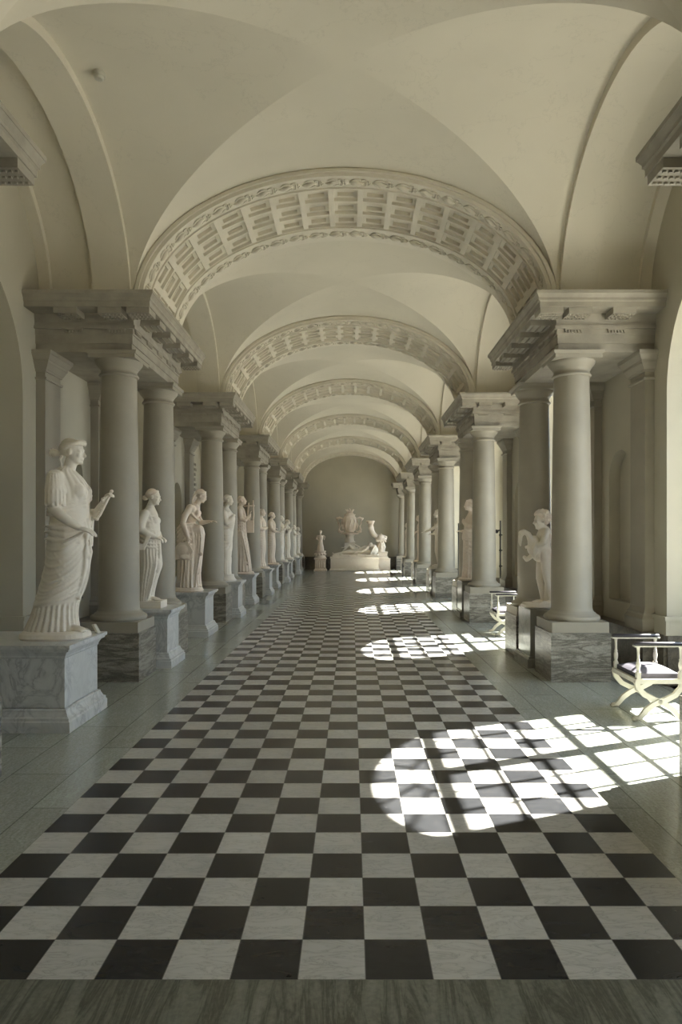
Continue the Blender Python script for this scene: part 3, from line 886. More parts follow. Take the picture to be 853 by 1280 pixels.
def curls(b, P, s, seed, n=60, back=True, r=.016, lo=-.06):
    rnd = random.Random(seed)
    for i in range(n):
        for _ in range(30):
            v = Vector((rnd.uniform(-1, 1), rnd.uniform(-1, 1), rnd.uniform(-1, 1)))
            if v.length < 0.1: continue
            v.normalize()
            if v.x > 0.45 and v.z < 0.45: continue
            if v.x > 0.0 and v.z < 0.0: continue
            break
        q = P(-.014 + v.x * .100, v.y * .084, .035 + v.z * .092)
        b.ell(q, (r * s * rnd.uniform(.8, 1.25),) * 3, None, 8, 6)
def hair_waves(b, P, s, n=9, bun=None, band=True):
    """strands combed back from a middle parting, with knot at the back"""
    def sph(az, el, k=1.0):
        return P(-.014 + .100 * k * math.cos(el) * math.cos(az), .083 * k * math.cos(el) * math.sin(az), .030 + .093 * k * math.sin(el))
    for q in (-1, 1):
        for i in range(n):
            t = i / (n - 1); pts = []
            az0 = math.radians(12 + 78 * t); el0 = math.radians(50 - 42 * t)
            for j in range(10):
                u = j / 9
                az = az0 + (PI - .15 - az0) * u; el = el0 + (math.radians(62 - 75 * t) - el0) * math.sin(PI * u) * .6 + (math.radians(-8) - el0) * u ** 1.5
                pts.append(sph(q * az, el, 1.0 + .02 * math.sin(u * 16 + i * 1.7)))
            b.tube(pts, [.008 * s] + [.012 * s] * 8 + [.009 * s], 7)
    b.ell(P(-.03, 0, .04), (.088 * s, .080 * s, .085 * s))
    if bun: 
        b.ell(P(*bun), (.042 * s, .040 * s, .034 * s)); 
        for k in range(5): b.cap(P(bun[0] + .02, 0, bun[2] + .01), P(bun[0] - .02 + .01 * math.cos(k * 1.3), .03 * math.cos(k * 1.25), bun[2] + .03 * math.sin(k * 1.25)), .012 * s, .012 * s, 8)
def ring_at(rings, z):
    rs = sorted(rings)
    for a, c in zip(rs, rs[1:]):
        if a[0] <= z <= c[0]:
            t = (z - a[0]) / (c[0] - a[0]); return [a[k] * (1 - t) + c[k] * t for k in range(5)]
    return rs[0] if z < rs[0][0] else rs[-1]
def on_surf(rings, th, z, out=0.0):
    r = ring_at(rings, z); cx = (r[1] + r[2]) / 2; rx = abs(r[2] - r[1]) / 2
    return (cx + (rx + out) * math.cos(th), r[4] + (r[3] + out) * math.sin(th), z)
def crescents(b, rings, specs, n=14):
    """raised cloth folds lying on the surface: specs = (theta0, z0, theta1, z1, droop, radius)"""
    for (a0, z0, a1, z1, dr, rad) in specs:
        pts = []; rr = []
        for i in range(n + 1):
            t = i / n; th = a0 + (a1 - a0) * t; z = z0 + (z1 - z0) * t - dr * 4 * t * (1 - t)
            pts.append(on_surf(rings, th, z, -rad * .05)); rr.append(max(.003, rad * math.sin(PI * min(1, .08 + t * .9)) ** .6))
        b.tube(pts, rr, 8)
def rough_base(b, x0, x1, hy, h, seed=0, n=28):
    vs_ = []; rnd = random.Random(seed)
    for lv, (g, z) in enumerate(((0.0, 0.0), (0.012, h * .25), (0.0, h * .7), (-0.02, h))):
        for k in range(n):
            a = 2 * PI * k / n; c_, s_ = math.cos(a), math.sin(a); e = .62
            rx = (x1 - x0) / 2 + g; ry = hy + g
            j = 1 + .05 * nz(c_ * 2 + seed, s_ * 2, lv * .8)
            vs_.append(((x0 + x1) / 2 + math.copysign(abs(c_) ** e, c_) * rx * j, math.copysign(abs(s_) ** e, s_) * ry * j, z))
    fs = []
    for i in range(3):
        for k in range(n):
            a = i * n + k; c_ = i * n + (k + 1) % n; fs.append((a, c_, c_ + n, a + n))
    fs.append(tuple(reversed(range(n)))); fs.append(tuple(range(3 * n, 4 * n)))
    b.add(vs_, fs)
def foot(b, heel, yaw=0.0, s=1.0):
    R = rz(yaw).to_3x3(); h = Vector(heel)
    b.chain([(h + R @ Vector((0, 0, .03)) * s, .032 * s), (h + R @ Vector((.10, 0, .035)) * s, .030 * s), (h + R @ Vector((.17, 0, .02)) * s, .024 * s)])
    b.ell(h + R @ Vector((.14, 0, .018)) * s, (.06 * s, .042 * s, .018 * s), rz(yaw))
    for k in range(5):
        p = h + R @ Vector((.185 - .012 * abs(k - 1) * 1.0, (.030 - .015 * k), .014)) * s
        b.cap(p, p + R @ Vector((.022, 0, -.002)) * s, .0095 * s, .009 * s, 8)

PEDTOP = 0.712
def put(o, x, y, z=PEDTOP, k=1.0): o.location = (x, y, z)
STX = XC - 2.475                       # row of statues on the left

# ---------------------------------------------------------------- pedestals
def make_pedestal(hx, hy, body, cap_mat=None):
    """moulded pedestal, half sizes of the foot; local z = 0 at the floor"""
    r = thing('pedestal', 'x', 'pedestal', (0, 0, 0))
    g = .068
    x0, x1, y0, y1 = -hx + g, hx - g, -hy + g, hy - g
    m = MB(); m.moulding(x0, x1, y0, y1, [(g, 0), (g, .085), (g * .85, .095), (g * .85, .115), (g * .6, .125), (g * .35, .16), (g * .3, .175), (.0, .185), (.0, .19)]); m.build('foot_moulding', body, r)
    m = MB(); m.moulding(x0, x1, y0, y1, [(0, .185), (0, .60)]); m.build('body', body, r)
    m = MB(); m.moulding(x0, x1, y0, y1, [(0, .595), (g * .12, .605), (g * .15, .62), (g * .4, .65), (g * .75, .662), (g * .8, .677), (g, .682), (g, PEDTOP)]); m.build('cap_moulding', body, r)
    return r
ped0 = make_pedestal(.40, .40, M_PED)   # free-standing
pedL = []
BIGN = ['first', 'second', 'third', 'fourth', 'fifth', 'sixth']
def place_ped(src, x, y, sx, label, group):
    r = copy_tree(src); r.location = (x, y, 0); r['label'] = label; r['group'] = group
    return r
# the nearest one is larger
pbig = make_pedestal(.50, .43, M_PED); pbig.location = (-2.80, 5.985, 0)
pbig['label'] = 'large veined marble pedestal under the nearest statue on the left'; pbig['group'] = 'marble pedestals on the left'
seen = ['the stooping woman with a fringed bag', 'the tall lyre player', 'the second draped figure beyond the lyre player', 'the figure between the fourth and fifth column pairs', 'the statue before the last columns']
for k in range(1, 6):
    place_ped(ped0, STX - .14 if k < 6 else 0, BAYC + PER * k + .05, -1, 'marble pedestal on the left under %s' % seen[k - 1], 'marble pedestals on the left')
pp0 = make_pedestal(.38, .34, M_PED)
seen = ['the slim draped woman, between two columns', 'the muffled figure on a round base, between columns', 'the statue with folded arms, between columns', 'the statue inside the fourth column pair', 'the statue inside the fifth column pair']
for k in range(5):
    place_ped(pp0, STX - .02, PAIRC + PER * k - .02, -1, 'narrow marble pedestal under %s' % seen[k], 'narrow pedestals between paired columns')
# right side: plain slab pedestals inside the pairs
def make_slab_ped():
    r = thing('pedestal', 'x', 'pedestal', (0, 0, 0))
    m = MB(); m.moulding(-.36, .36, -.29, .29, [(.045, 0), (.045, .10), (.02, .115), (.02, .13), (0, .135)]); m.build('foot_moulding', M_PEDG, r)
    m = MB(); m.moulding(-.36, .36, -.29, .29, [(0, .13), (0, PEDTOP - .012), (-.008, PEDTOP)]); m.build('body', M_PEDG, r)
    return r
sp0 = make_slab_ped()
seen = ['the curly-haired boy', 'the draped woman beyond the second stool', 'the figure with outstretched arm', 'the small far figure', 'the farthest figure']
for k in range(5):
    place_ped(sp0, XC + 2.62, PAIRC + PER * k, 1, 'grey slab pedestal on the right under %s' % seen[k], 'grey slab pedestals on the right')
for src in (ped0, pp0, sp0):
    for ch in [x for x in list(C.objects) if x.parent == src]: bpy.data.objects.remove(ch)
    bpy.data.objects.remove(src)

# ---------------------------------------------------------------- statue 1: woman with a flute (nearest, left)
def statue_flute():
    r = thing('statue', 'large white marble statue of a draped woman holding a short flute, nearest on the left', 'statue', (-2.55, 5.985, PEDTOP))
    b = MB()
    # under-dress seen below the mantle
    b.loft([(.05, -.315, .150, .17, 0), (.12, -.290, .145, .165, 0), (.20, -.250, .135, .16, 0), (.30, -.215, .140, .17, 0), (.42, -.18, .18, .18, 0), (.5, -.15, .2, .17, 0)],
           pleats(26, .017, 0, wob=.3), 160, 60)
    # mantle wrapped round hips and legs
    rings = [(.285, -.225, .120, .165, 0), (.325, -.210, .150, .19, 0), (.40, -.190, .190, .195, 0), (.50, -.160, .220, .195, 0), (.60, -.135, .235, .195, 0), (.70, -.115, .240, .195, 0), (.80, -.107, .240, .195, 0),
             (.89, -.100, .238, .19, 0), (.97, -.092, .235, .175, 0), (1.04, -.086, .234, .162, 0), (1.12, -.088, .238, .158, 0)]
    b.loft(rings, swags(16, .004, -1.2, 2.0, lean=.6), 170, 110)
    # bodice
    b.loft([(1.02, -.086, .226, .155, 0), (1.12, -.088, .236, .158, 0), (1.20, -.095, .240, .165, 0), (1.29, -.104, .238, .172, 0), (1.36, -.104, .210, .175, 0), (1.42, -.085, .165, .165, 0), (1.47, -.050, .115, .115, 0), (1.50, -.01, .095, .06, 0)],
           mixf(swags(30, .010, 0.0, 2.0, 3), pleats(18, .008, .5), 1.12, 1.30), 150, 70)
    # breasts
    for q in (-1, 1): b.ell((.165, q * .075, 1.285), (.075, .07, .075))
    # mantle roll under the breast and falling over the left side
    for (dz, rr) in ((0, .022), (.03, .018), (-.03, .020), (.055, .014)):
        b.tube([(-.06, -.15, 1.10 + dz), (.06, -.17, 1.125 + dz), (.15, -.13, 1.15 + dz), (.225, -.05, 1.19 + dz), (.235, .05, 1.25 + dz), (.18, .12, 1.31 + dz * .7), (.10, .145, 1.385 + dz * .5), (0, .13, 1.42 + dz * .3)], [rr * .6, rr, rr, rr * 1.1, rr, rr, rr, rr * .6], 8)
    for (dz, rr) in ((0, .020), (-.05, .022), (-.11, .020)):
        b.tube([(-.09, -.12, .98 + dz), (0, -.175, .97 + dz), (.10, -.18, .95 + dz), (.20, -.11, .96 + dz), (.235, 0, 1.0 + dz), (.22, .10, 1.08 + dz)], [rr * .5, rr, rr, rr, rr, rr * .6], 8)
    # great folds sweeping round hips and legs
    rnd = random.Random(2)
    crescents(b, rings, [(-2.9, 1.02, -.25, 1.06, .05, .010), (-2.95, .97, -.2, 1.02, .075, .012), (-2.95, .90, -.2, .99, .09, .010), (-2.9, .84, -.25, .96, .12, .013),
        (-2.9, .77, -.2, .92, .14, .009), (-2.9, .72, -.15, .90, .17, .012), (-3.0, .66, -.15, .86, .18, .009), (-3.0, .61, -.1, .83, .20, .013), (-3.0, .55, -.1, .78, .19, .009),
        (-3.0, .50, -.1, .74, .18, .013), (-3.0, .45, -.1, .70, .16, .010), (-3.0, .40, -.1, .64, .14, .014), (-3.0, .36, -.1, .58, .11, .010), (-3.0, .325, -.15, .50, .075, .014), (-3.0, .30, -.2, .44, .05, .016),
        (-2.0, .80, -1.1, .60, .02, .008), (-1.7, .62, -.9, .45, .01, .008)])
    # edge of the mantle with zigzag folds hanging in front
    for i, (x, w_) in enumerate(((.245, .024), (.262, .020), (.235, .026), (.20, .026))):
        b.tube([(x - .03, .06 + .03 * i - .10, 1.05), (x, -.06 + .03 * i, .90), (x + .012 * math.sin(i), -.07 + .03 * i, .76), (x - .012, -.07 + .03 * i, .62), (x - .05, -.07 + .03 * i, .47), (x - .09, -.07 + .025 * i, .36 - .02 * i)], [.010, w_, w_ * 1.1, w_, w_ * .8, .012], 8)
    for i in range(5): b.ell((.262 - .022 * i, -.05, .72 - .085 * i), (.022, .025, .034))
    # right arm: sleeve and bare forearm reaching forward
    sh = Vector((.02, -.165, 1.385)); el = Vector((.045, -.235, 1.115)); wr = Vector((.240, -.215, .965))
    b.chain([(sh, .078), ((.03, -.20, 1.28), .082), ((.035, -.225, 1.19), .070)], 16)
    for i in range(7):
        t = i / 6; a = -2.2 + 2.4 * t
        b.tube([sh + Vector((.05 * math.cos(a), .05 * math.sin(a) - .02, .05)), Vector((.03 + .082 * math.cos(a), -.20 + .078 * math.sin(a), 1.27)), Vector((.037 + .083 * math.cos(a), -.22 + .07 * math.sin(a), 1.15 + .012 * math.sin(i * 2)))], [.005, .010, .012], 7)
    b.chain([((.035, -.225, 1.20), .055), (el, .046), ((.10, -.240, 1.065), .046), ((.165, -.232, 1.018), .040), (wr, .027)], 14)
    hand_parts(b, wr, (.92, .05, -.28), (.2, -.25, .93), 1.05, .32, -1)
    # left arm raised, forearm forward and up
    b.chain([((.03, .17, 1.37), .075), ((.06, .215, 1.22), .068), ((.10, .22, 1.12), .055), ((.19, .18, 1.075), .050), ((.27, .12, 1.10), .043), ((.355, .055, 1.195), .030)], 14)
    b.loft([(.80, .10, .20, .05, .19), (1.05, .06, .21, .06, .19), (1.14, .04, .24, .07, .19)], pleats(9, .012), 60, 24)
    hand_parts(b, (.350, .06, 1.19), (.55, -.25, .75), (-.6, .3, .6), 1.0, .85, 1)
    # neck and head
    b.chain([((.045, 0, 1.40), .068), ((.065, 0, 1.47), .054), ((.095, 0, 1.555), .050)], 16)
    P, M = head_parts(b, (.105, 0, 1.628), 0.0, .10, 1.0)
    foot(b, (.06, -.06, .062), -.15)
    foot(b, (-.20, .05, .07), 0)
    b.build('figure', M_STAT, r, voxel=.0075, smooth_it=1)
    h = MB(); hair_waves(h, P, 1.0, 9, bun=(-.165, 0, -.02))
    h.chain([(P(-.09, 0, -.01), .03), (P(-.13, 0, -.02), .026)])
    for q in (-1, 1): h.tube([P(-.07, q * .05, -.04), P(-.085, q * .06, -.08), P(-.06, q * .075, -.12), P(-.05, q * .085, -.16)], [.014, .013, .012, .007], 7)
    h.build('hair', M_STAT, r, voxel=.0075, smooth_it=1)
    d = MB()       # diadem
    pts = []; rr = []
    for i in range(25):
        a = -2.0 + 4.0 * i / 24
        pts.append(P(-.012 + .100 * math.cos(a) , .086 * math.sin(a), .060 + .030 * math.cos(a))); rr.append(.009 + .009 * max(0, math.cos(a)))
    d.tube(pts, rr, 8, flat=1.5); d.build('diadem', M_STAT, r)
    f = MB(); f.chain([((.296, .045, 1.055), .019), ((.33, .045, 1.10), .0155), ((.425, .04, 1.285), .0135)], 12); f.ell((.292, .045, 1.048), (.022, .022, .02)); f.ell((.428, .04, 1.29), .016)
    for i in range(4): f.ell((.31 + .016 * i, .045, 1.075 + .031 * i), (.019, .019, .006))
    f.build('flute', M_STAT, r)
    f = MB(); f.chain([((.11, -.225, .838), .011), ((.20, -.222, .885), .013), ((.29, -.215, .935), .012)], 12); f.build('flute_stub', M_STAT, r)
    f = MB(); rough_base(f, -.325, .225, .20, .072, 3); f.build('base', M_STAT, r)
statue_flute()

# ---------------------------------------------------------------- statue 2: slim draped woman between the first columns
def statue_slim():
    r = thing('statue', 'slim marble statue of a draped woman with bound hair, between the nearest left columns', 'statue', (-2.535, 8.60, PEDTOP))
    b = MB()
    rings = [(.08, -.145, .035, .13, 0), (.17, -.145, .040, .12, 0), (.33, -.145, .075, .125, 0), (.45, -.145, .115, .135, 0), (.525, -.145, .140, .14, 0), (.62, -.145, .135, .14, 0), (.70, -.145, .125, .14, 0), (.80, -.140, .122, .138, 0),
             (.90, -.140, .118, .130, 0), (1.00, -.145, .112, .135, 0), (1.10, -.145, .105, .14, 0), (1.17, -.128, .085, .138, 0), (1.23, -.085, .055, .10, 0), (1.27, -.05, .04, .055, 0)]
    b.loft(rings, mixf(pleats(22, .012, 0, wob=.25), swags(26, .009, -.5, 2.2, 1), .75, 1.02), 130, 120)
    for q in (-1, 1): b.ell((.055, q * .06, 1.09), (.055, .05, .055))
    crescents(b, rings, [(-2.6, 1.20, -.1, 1.17, .05, .010), (-2.7, 1.17, -.1, 1.12, .07, .012), (-2.8, 1.12, -.1, 1.05, .06, .010), (-2.8, 1.07, -.1, 1.0, .06, .012), (-2.8, 1.0, -.1, .94, .06, .011), (-2.9, .95, -.1, .88, .06, .013),
        (-2.9, .89, -.1, .82, .05, .011), (-2.9, .84, 0, .78, .05, .014), (-1.6, 1.2, -.9, .85, 0, .009), (-1.2, 1.2, -.6, .85, 0, .009), (-2.0, 1.18, -1.4, .9, 0, .008)])
    b.ell((.085, -.05, .53), (.065, .06, .10))           # bent knee pressing through the dress
    b.tube([(.12, -.05, .80), (.125, -.06, .70), (.12, -.05, .60)], [.02, .025, .012], 8)
    for i in range(4): b.tube([(.10 - .03 * i, -.09, .74), (.10 - .02 * i, -.12, .55), (.05 - .02 * i, -.11, .30), (.0 - .03 * i, -.11, .12)], [.006, .012, .011, .008], 7)
    # near arm
    b.chain([((-.04, -.13, 1.17), .06), ((-.075, -.165, 1.06), .058), ((-.075, -.17, .975), .048), ((.0, -.165, .925), .042), ((.085, -.12, .885), .028)], 14)
    hand_parts(b, (.085, -.12, .885), (.9, .2, -.3), (.3, -.2, .9), .9, .6, -1)
    # cloth looped over the forearm
    for i in range(4):
        w_ = .015 * i
        b.tube([(-.115, -.14, 1.04), (-.13 - w_ * .3, -.185, .90 - w_), (-.10, -.20, .80 - w_ * 1.6), (-.03, -.195, .79 - w_ * 1.3), (.0 + w_, -.18, .89)], [.01, .015, .018, .015, .01], 8)
    b.chain([((-.04, .13, 1.17), .06), ((-.02, .16, 1.03), .05), ((.06, .12, .93), .04), ((.115, .03, .88), .028)], 12)
    hand_parts(b, (.10, .03, .88), (.9, -.3, -.2), (.2, .2, .9), .9, .7, 1)
    b.chain([((-.03, 0, 1.20), .055), ((-.01, 0, 1.27), .044), ((.02, 0, 1.34), .042)], 14)
    P, M = head_parts(b, (.035, 0, 1.385), 0, .18, .88)
    foot(b, (-.03, -.05, .085), -.1, .9)
    b.build('figure', M_STAT, r, voxel=.0085, smooth_it=1)
    h = MB(); hair_waves(h, P, .88, 8, bun=(-.115, 0, -.03)); h.build('hair', M_STATP, r, voxel=.009, smooth_it=1)
    f = MB(); f.box(-.15, .165, -.15, .15, -.0, .088); f.build('base', M_STAT, r)
statue_slim()

# ---------------------------------------------------------------- statue 3: stooping woman with a fringed bag
def statue_stoop():
    r = thing('statue', 'marble statue of a stooping woman with one knee raised and a fringed bag', 'statue', (-2.565, 11.09, PEDTOP))
    b = MB()
    rings = [(.07, -.29, .120, .19, 0), (.20, -.27, .105, .185, 0), (.35, -.26, .10, .18, 0), (.50, -.26, .115, .18, 0), (.65, -.265, .13, .18, 0), (.80, -.27, .14, .175, 0), (.95, -.265, .12, .165, 0), (1.05, -.25, .08, .155, 0), (1.10, -.22, .04, .14, 0)]
    b.loft(rings, pleats(20, .020, .6, wob=.5, sd=1), 130, 90)
    # raised leg under the cloth
    b.chain([((-.12, -.05, .98), .12), ((.09, -.06, 1.00), .085), ((.115, -.06, .93), .078), ((.095, -.06, .62), .065), ((.07, -.06, .33), .06)], 16)
    for i in range(6):
        b.tube([(.12 - .035 * i, -.13, 1.06 - .012 * i), (.15 - .04 * i, -.145, .88), (.13 - .04 * i, -.135, .62), (.08 - .04 * i, -.14, .33), (.06 - .045 * i, -.15, .10)], [.006, .014, .015, .013, .010], 7)
    # nude-ish torso leaning forward
    b.chain([((-.12, 0, 1.04), .125), ((-.08, 0, 1.16), .105), ((-.01, 0, 1.28), .115), ((.01, 0, 1.36), .085)], 18)
    b.chain([((.0, -.12, 1.34), .055), ((.0, .12, 1.34), .055)], 14)
    for q in (-1, 1): b.ell((.062, q * .055, 1.275), (.045, .048, .050))
    for i in range(4): b.tube([(-.10 + .03 * i, -.13, 1.34 - .02 * i), (.0 + .02 * i, -.135, 1.24 - .02 * i), (.07 + .012 * i, -.06, 1.17 - .01 * i), (.085, .03, 1.18)], [.008, .012, .013, .008], 7)
    # cloth bundle round the hips
    for i in range(5):
        b.tube([(.0, -.12, 1.10 - .03 * i), (-.12, -.18, 1.08 - .05 * i), (-.22, -.15, 1.02 - .07 * i), (-.27, -.03, .98 - .08 * i)], [.014, .024, .026, .018], 8)
    # near arm hanging down behind to the bag
    b.chain([((-.03, -.15, 1.36), .055), ((-.10, -.20, 1.22), .052), ((-.13, -.22, 1.10), .044), ((-.085, -.22, .98), .038), ((-.05, -.215, .88), .028)], 14)
    hand_parts(b, (-.05, -.215, .88), (.1, 0, -1), (-.2, -1, 0), .9, .6, -1)
    # bag with fringe
    b.ell((-.13, -.225, .66), (.13, .06, .11))
    b.ell((-.09, -.24, .57), (.09, .05, .05))
    for i in range(15):
        t = i / 14; x = -.31 + .33 * t
        b.tube([(-.10 + (x + .14) * .35, -.235, .80), (x + .02, -.26, .66 - .03 * math.sin(PI * t)), (x, -.25, .50 + .03 * math.sin(PI * t))], [.008, .013, .010], 6)
    # far arm forward resting on the knee
    b.chain([((.0, .14, 1.34), .055), ((.04, .16, 1.20), .046), ((.10, .10, 1.12), .042), ((.235, .02, 1.135), .028)], 14)
    hand_parts(b, (.235, .02, 1.135), (1, -.1, .12), (0, 0, 1), .95, .35, 1)
    b.chain([((.0, 0, 1.36), .058), ((.05, 0, 1.42), .046), ((.085, 0, 1.48), .045)], 14)
    P, M = head_parts(b, (.115, 0, 1.548), 0, .42, .92)
    b.chain([((.115, -.13, .62), .018), ((.15, -.14, .61), .03)], 10)
    foot(b, (-.06, -.06, .075), 0, .95)
    crescents(b, rings, [(-2.9, 1.0, -.6, 1.05, .10, .016), (-2.9, .92, -.7, 1.02, .14, .014), (-1.9, .8, -1.5, .12, 0, .014), (-1.3, .9, -1.1, .10, 0, .014), (-2.5, .5, -2.3, .10, 0, .014), (-.9, .9, -.8, .15, 0, .016)])
    b.build('figure', M_STATP, r, voxel=.0105, smooth_it=1)
    h = MB(); hair_waves(h, P, .92, 7)
    for i in range(9):
        q = -1 + 2 * i / 8
        h.tube([P(-.06, q * .07, .05), P(-.10, q * .085, -.03), P(-.10, q * .085, -.11), P(-.07, q * .085, -.19)], [.016, .020, .018, .010], 7)
    h.build('hair', M_STATP, r, voxel=.010, smooth_it=1)
    f = MB(); rough_base(f, -.31, .135, .20, .075, 8); f.build('base', M_STATP, r)
statue_stoop()

# ---------------------------------------------------------------- statue 4: muffled figure on a round base
def draped(label, x, y, rings, fold, headc, hs=.9, pitch=.1, mat=None, arms=(), extra=None, base=(.0, .22, .07), voxel=.013, hair='waves', yaw=0.0, fx=1, head_yaw=0.0, name='statue', haircol=None):
    mat = mat or M_STAT
    r = thing(name, label, 'statue', (x, y, PEDTOP), PI if fx < 0 else 0)
    b = MB(); b.loft(rings, fold, 100, 90)
    T_ = max(rings)[0]; s_ = -1 if fx > 0 else 1; q_ = random.Random(int(y * 10))
    crescents(b, rings, [(s_ * 2.9, T_ * (.93 - .045 * i), s_ * .15, T_ * (.93 - .045 * i - q_.uniform(-.04, .06)), .04 + .01 * i, .012 + .004 * q_.random()) for i in range(10)]
              + [(s_ * 2.8, T_ * (.50 - .06 * i), s_ * .3, T_ * (.58 - .05 * i), .06, .012) for i in range(3)], 10)
    for ch in arms: b.chain(ch[0], 12); 
    for ch in arms:
        if len(ch) > 1: hand_parts(b, ch[0][-1][0], ch[1], ch[2], .95, .5, ch[3])
    hc = Vector(headc)
    top = max(rings)[0]
    b.chain([((max(rings)[1] * .5 + max(rings)[2] * .5, 0, top - .05), .055), (hc + Vector((-.02, 0, -.08)), .045)], 12)
    P, M = head_parts(b, headc, head_yaw, pitch, hs)
    if extra: extra(b, P)
    b.build('figure', mat, r, voxel=voxel, smooth_it=1)
    h = MB()
    if hair == 'waves': hair_waves(h, P, hs, 6, bun=(-.11, 0, -.02))
    elif hair == 'short': hair_waves(h, P, hs, 6)
    else: h.ell(P(-.02, 0, .035), (.09 * hs, .08 * hs, .085 * hs)); curls(h, P, hs, 5, 70)
    h.build('hair', haircol or mat, r, voxel=voxel * .85, smooth_it=1)
    f = MB()
    if base[0] == 'round': f.lathe([(base[1] + .02, 0), (base[1] + .03, .02), (base[1], .05), (base[1] - .02, .09), (base[1] - .02, base[2])], 32, (base[3], 0, 0))
    else: rough_base(f, base[0] - base[1], base[0] + base[1], min(.22, base[1]), base[2], int(y * 7))
    f.build('base', mat, r)
    return r
R4 = [(.12, -.13, .10, .15, 0), (.30, -.14, .10, .15, 0), (.55, -.15, .11, .155, 0), (.80, -.16, .13, .165, 0), (1.0, -.15, .14, .16, 0), (1.15, -.15, .17, .165, 0), (1.28, -.15, .175, .175, 0), (1.38, -.14, .12, .16, 0), (1.45, -.09, .07, .11, 0), (1.50, -.05, .04, .06, 0)]
draped('muffled marble figure wrapped in a long cloak, second statue between columns on the left', -2.545, 13.82, R4, mixf(pleats(16, .012, 0, wob=.4), swags(20, .014, -.8, 2.6, 2, lean=1.5), .15, .55),
       (.045, 0, 1.625), .95, .12, M_STAT, arms=[([((-.02, -.17, 1.36), .065), ((.03, -.20, 1.18), .06), ((.12, -.14, 1.24), .05), ((.17, -.06, 1.32), .03)],)], base=('round', .19, .13, -.01))

# ---------------------------------------------------------------- statue 5: lyre player
def lyre_extra(b, P):
    # both arms
    b.chain([((-.10, -.16, 1.50), .062), ((-.06, -.21, 1.32), .055), ((.04, -.20, 1.27), .046), ((.13, -.12, 1.38), .032)], 12)
    hand_parts(b, (.13, -.12, 1.38), (.2, .2, .95), (-.9, -.2, 0), .95, .4, -1)
    b.chain([((-.10, .16, 1.50), .062), ((-.02, .20, 1.34), .05), ((.08, .12, 1.30), .04), ((.12, .06, 1.42), .03)], 12)
    for i in range(6): b.tube([(-.05 - .03 * i, -.16, 1.02), (.03 - .05 * i, -.18, .70), (.10 - .075 * i, -.17, .35), (.14 - .085 * i, -.17, .08)], [.010, .018, .018, .016], 7)
R5 = [(.06, -.30, .165, .21, 0), (.20, -.30, .15, .20, 0), (.45, -.28, .12, .19, 0), (.70, -.26, .085, .18, 0), (.90, -.245, .05, .165, 0), (1.05, -.235, .04, .15, 0), (1.20, -.24, .035, .155, 0), (1.35, -.25, .03, .17, 0), (1.47, -.24, .01, .175, 0), (1.56, -.20, -.02, .13, 0), (1.61, -.16, -.06, .06, 0)]
lp = draped('tall marble statue of a long-robed lyre player leaning back', -2.56, 16.30, R5, pleats(18, .020, .4, wob=.8, sd=2), (-.065, 0, 1.745), 1.0, -.08, M_STATP, extra=lyre_extra, base=(-.06, .28, .06))
m = MB()
m.box(.06, .22, -.05, .03, .985, 1.28)
m.tube([(.08, -.01, 1.25), (.075, -.01, 1.45), (.09, -.01, 1.60), (.10, -.01, 1.70)], [.022, .02, .02, .016], 8)
m.tube([(.20, -.01, 1.25), (.215, -.01, 1.42), (.205, -.01, 1.60), (.205, -.01, 1.76)], [.022, .02, .02, .016], 8)
m.tube([(-.02, -.01, 1.62), (.235, -.01, 1.63)], .018, 8)
for i in range(5): m.tube([(.105 + .018 * i, -.03, 1.26), (.105 + .018 * i, -.02, 1.62)], .003, 5)
m.build('lyre', M_STATP, lp)

# ---------------------------------------------------------------- further statues on the left
def std(h, w=1.0, lean=0.0, front=.12, back=-.14, hem=.02):
    k = h / 1.62
    return [(z * k, (bk - hem * (z < .2)) * w + lean * z, (fr + hem * (z < .2)) * w + lean * z, ry * w, 0) for z, bk, fr, ry in
            ((.06, back - .02, front + .0, .16), (.25, back, front - .02, .15), (.5, back, front, .155), (.75, back, front, .16), (.92, back + .01, front - .01, .15), (1.05, back + .02, front - .01, .14), (1.2, back + .01, front + .01, .155), (1.3, back + .01, front - .01, .165), (1.37, back + .05, front - .05, .13), (1.41, back + .09, front - .09, .06))]
fa = lambda y: [((-.02, y, 1.33), .058), ((.0, y * 1.3, 1.12), .052), ((.10, y * .9, 1.10), .042), ((.17, y * .2, 1.14), .030)]
draped('marble statue of a robed woman with folded arms, third between columns on the left', -2.53, 18.98, std(1.66, 1.08), pleats(16, .018, 0, wob=.5, sd=4), (.035, 0, 1.555), .95, .05, M_STATP,
       arms=[(fa(-.17),), (fa(.17),)], base=(.0, .24, .06), voxel=.014)
draped('robed marble statue reaching one hand forward, standing just past the statue with folded arms', -2.55, 21.62, std(1.66, 1.05), pleats(15, .018, 1, wob=.4, sd=6), (.03, 0, 1.56), .93, .08, M_STATP,
       arms=[([((-.02, -.16, 1.33), .058), ((.02, -.19, 1.15), .05), ((.12, -.17, 1.05), .04), ((.26, -.12, 1.04), .028)], (1, 0, .1), (0, 0, 1), -1), (fa(.16),)], base=(.0, .24, .06), voxel=.015)
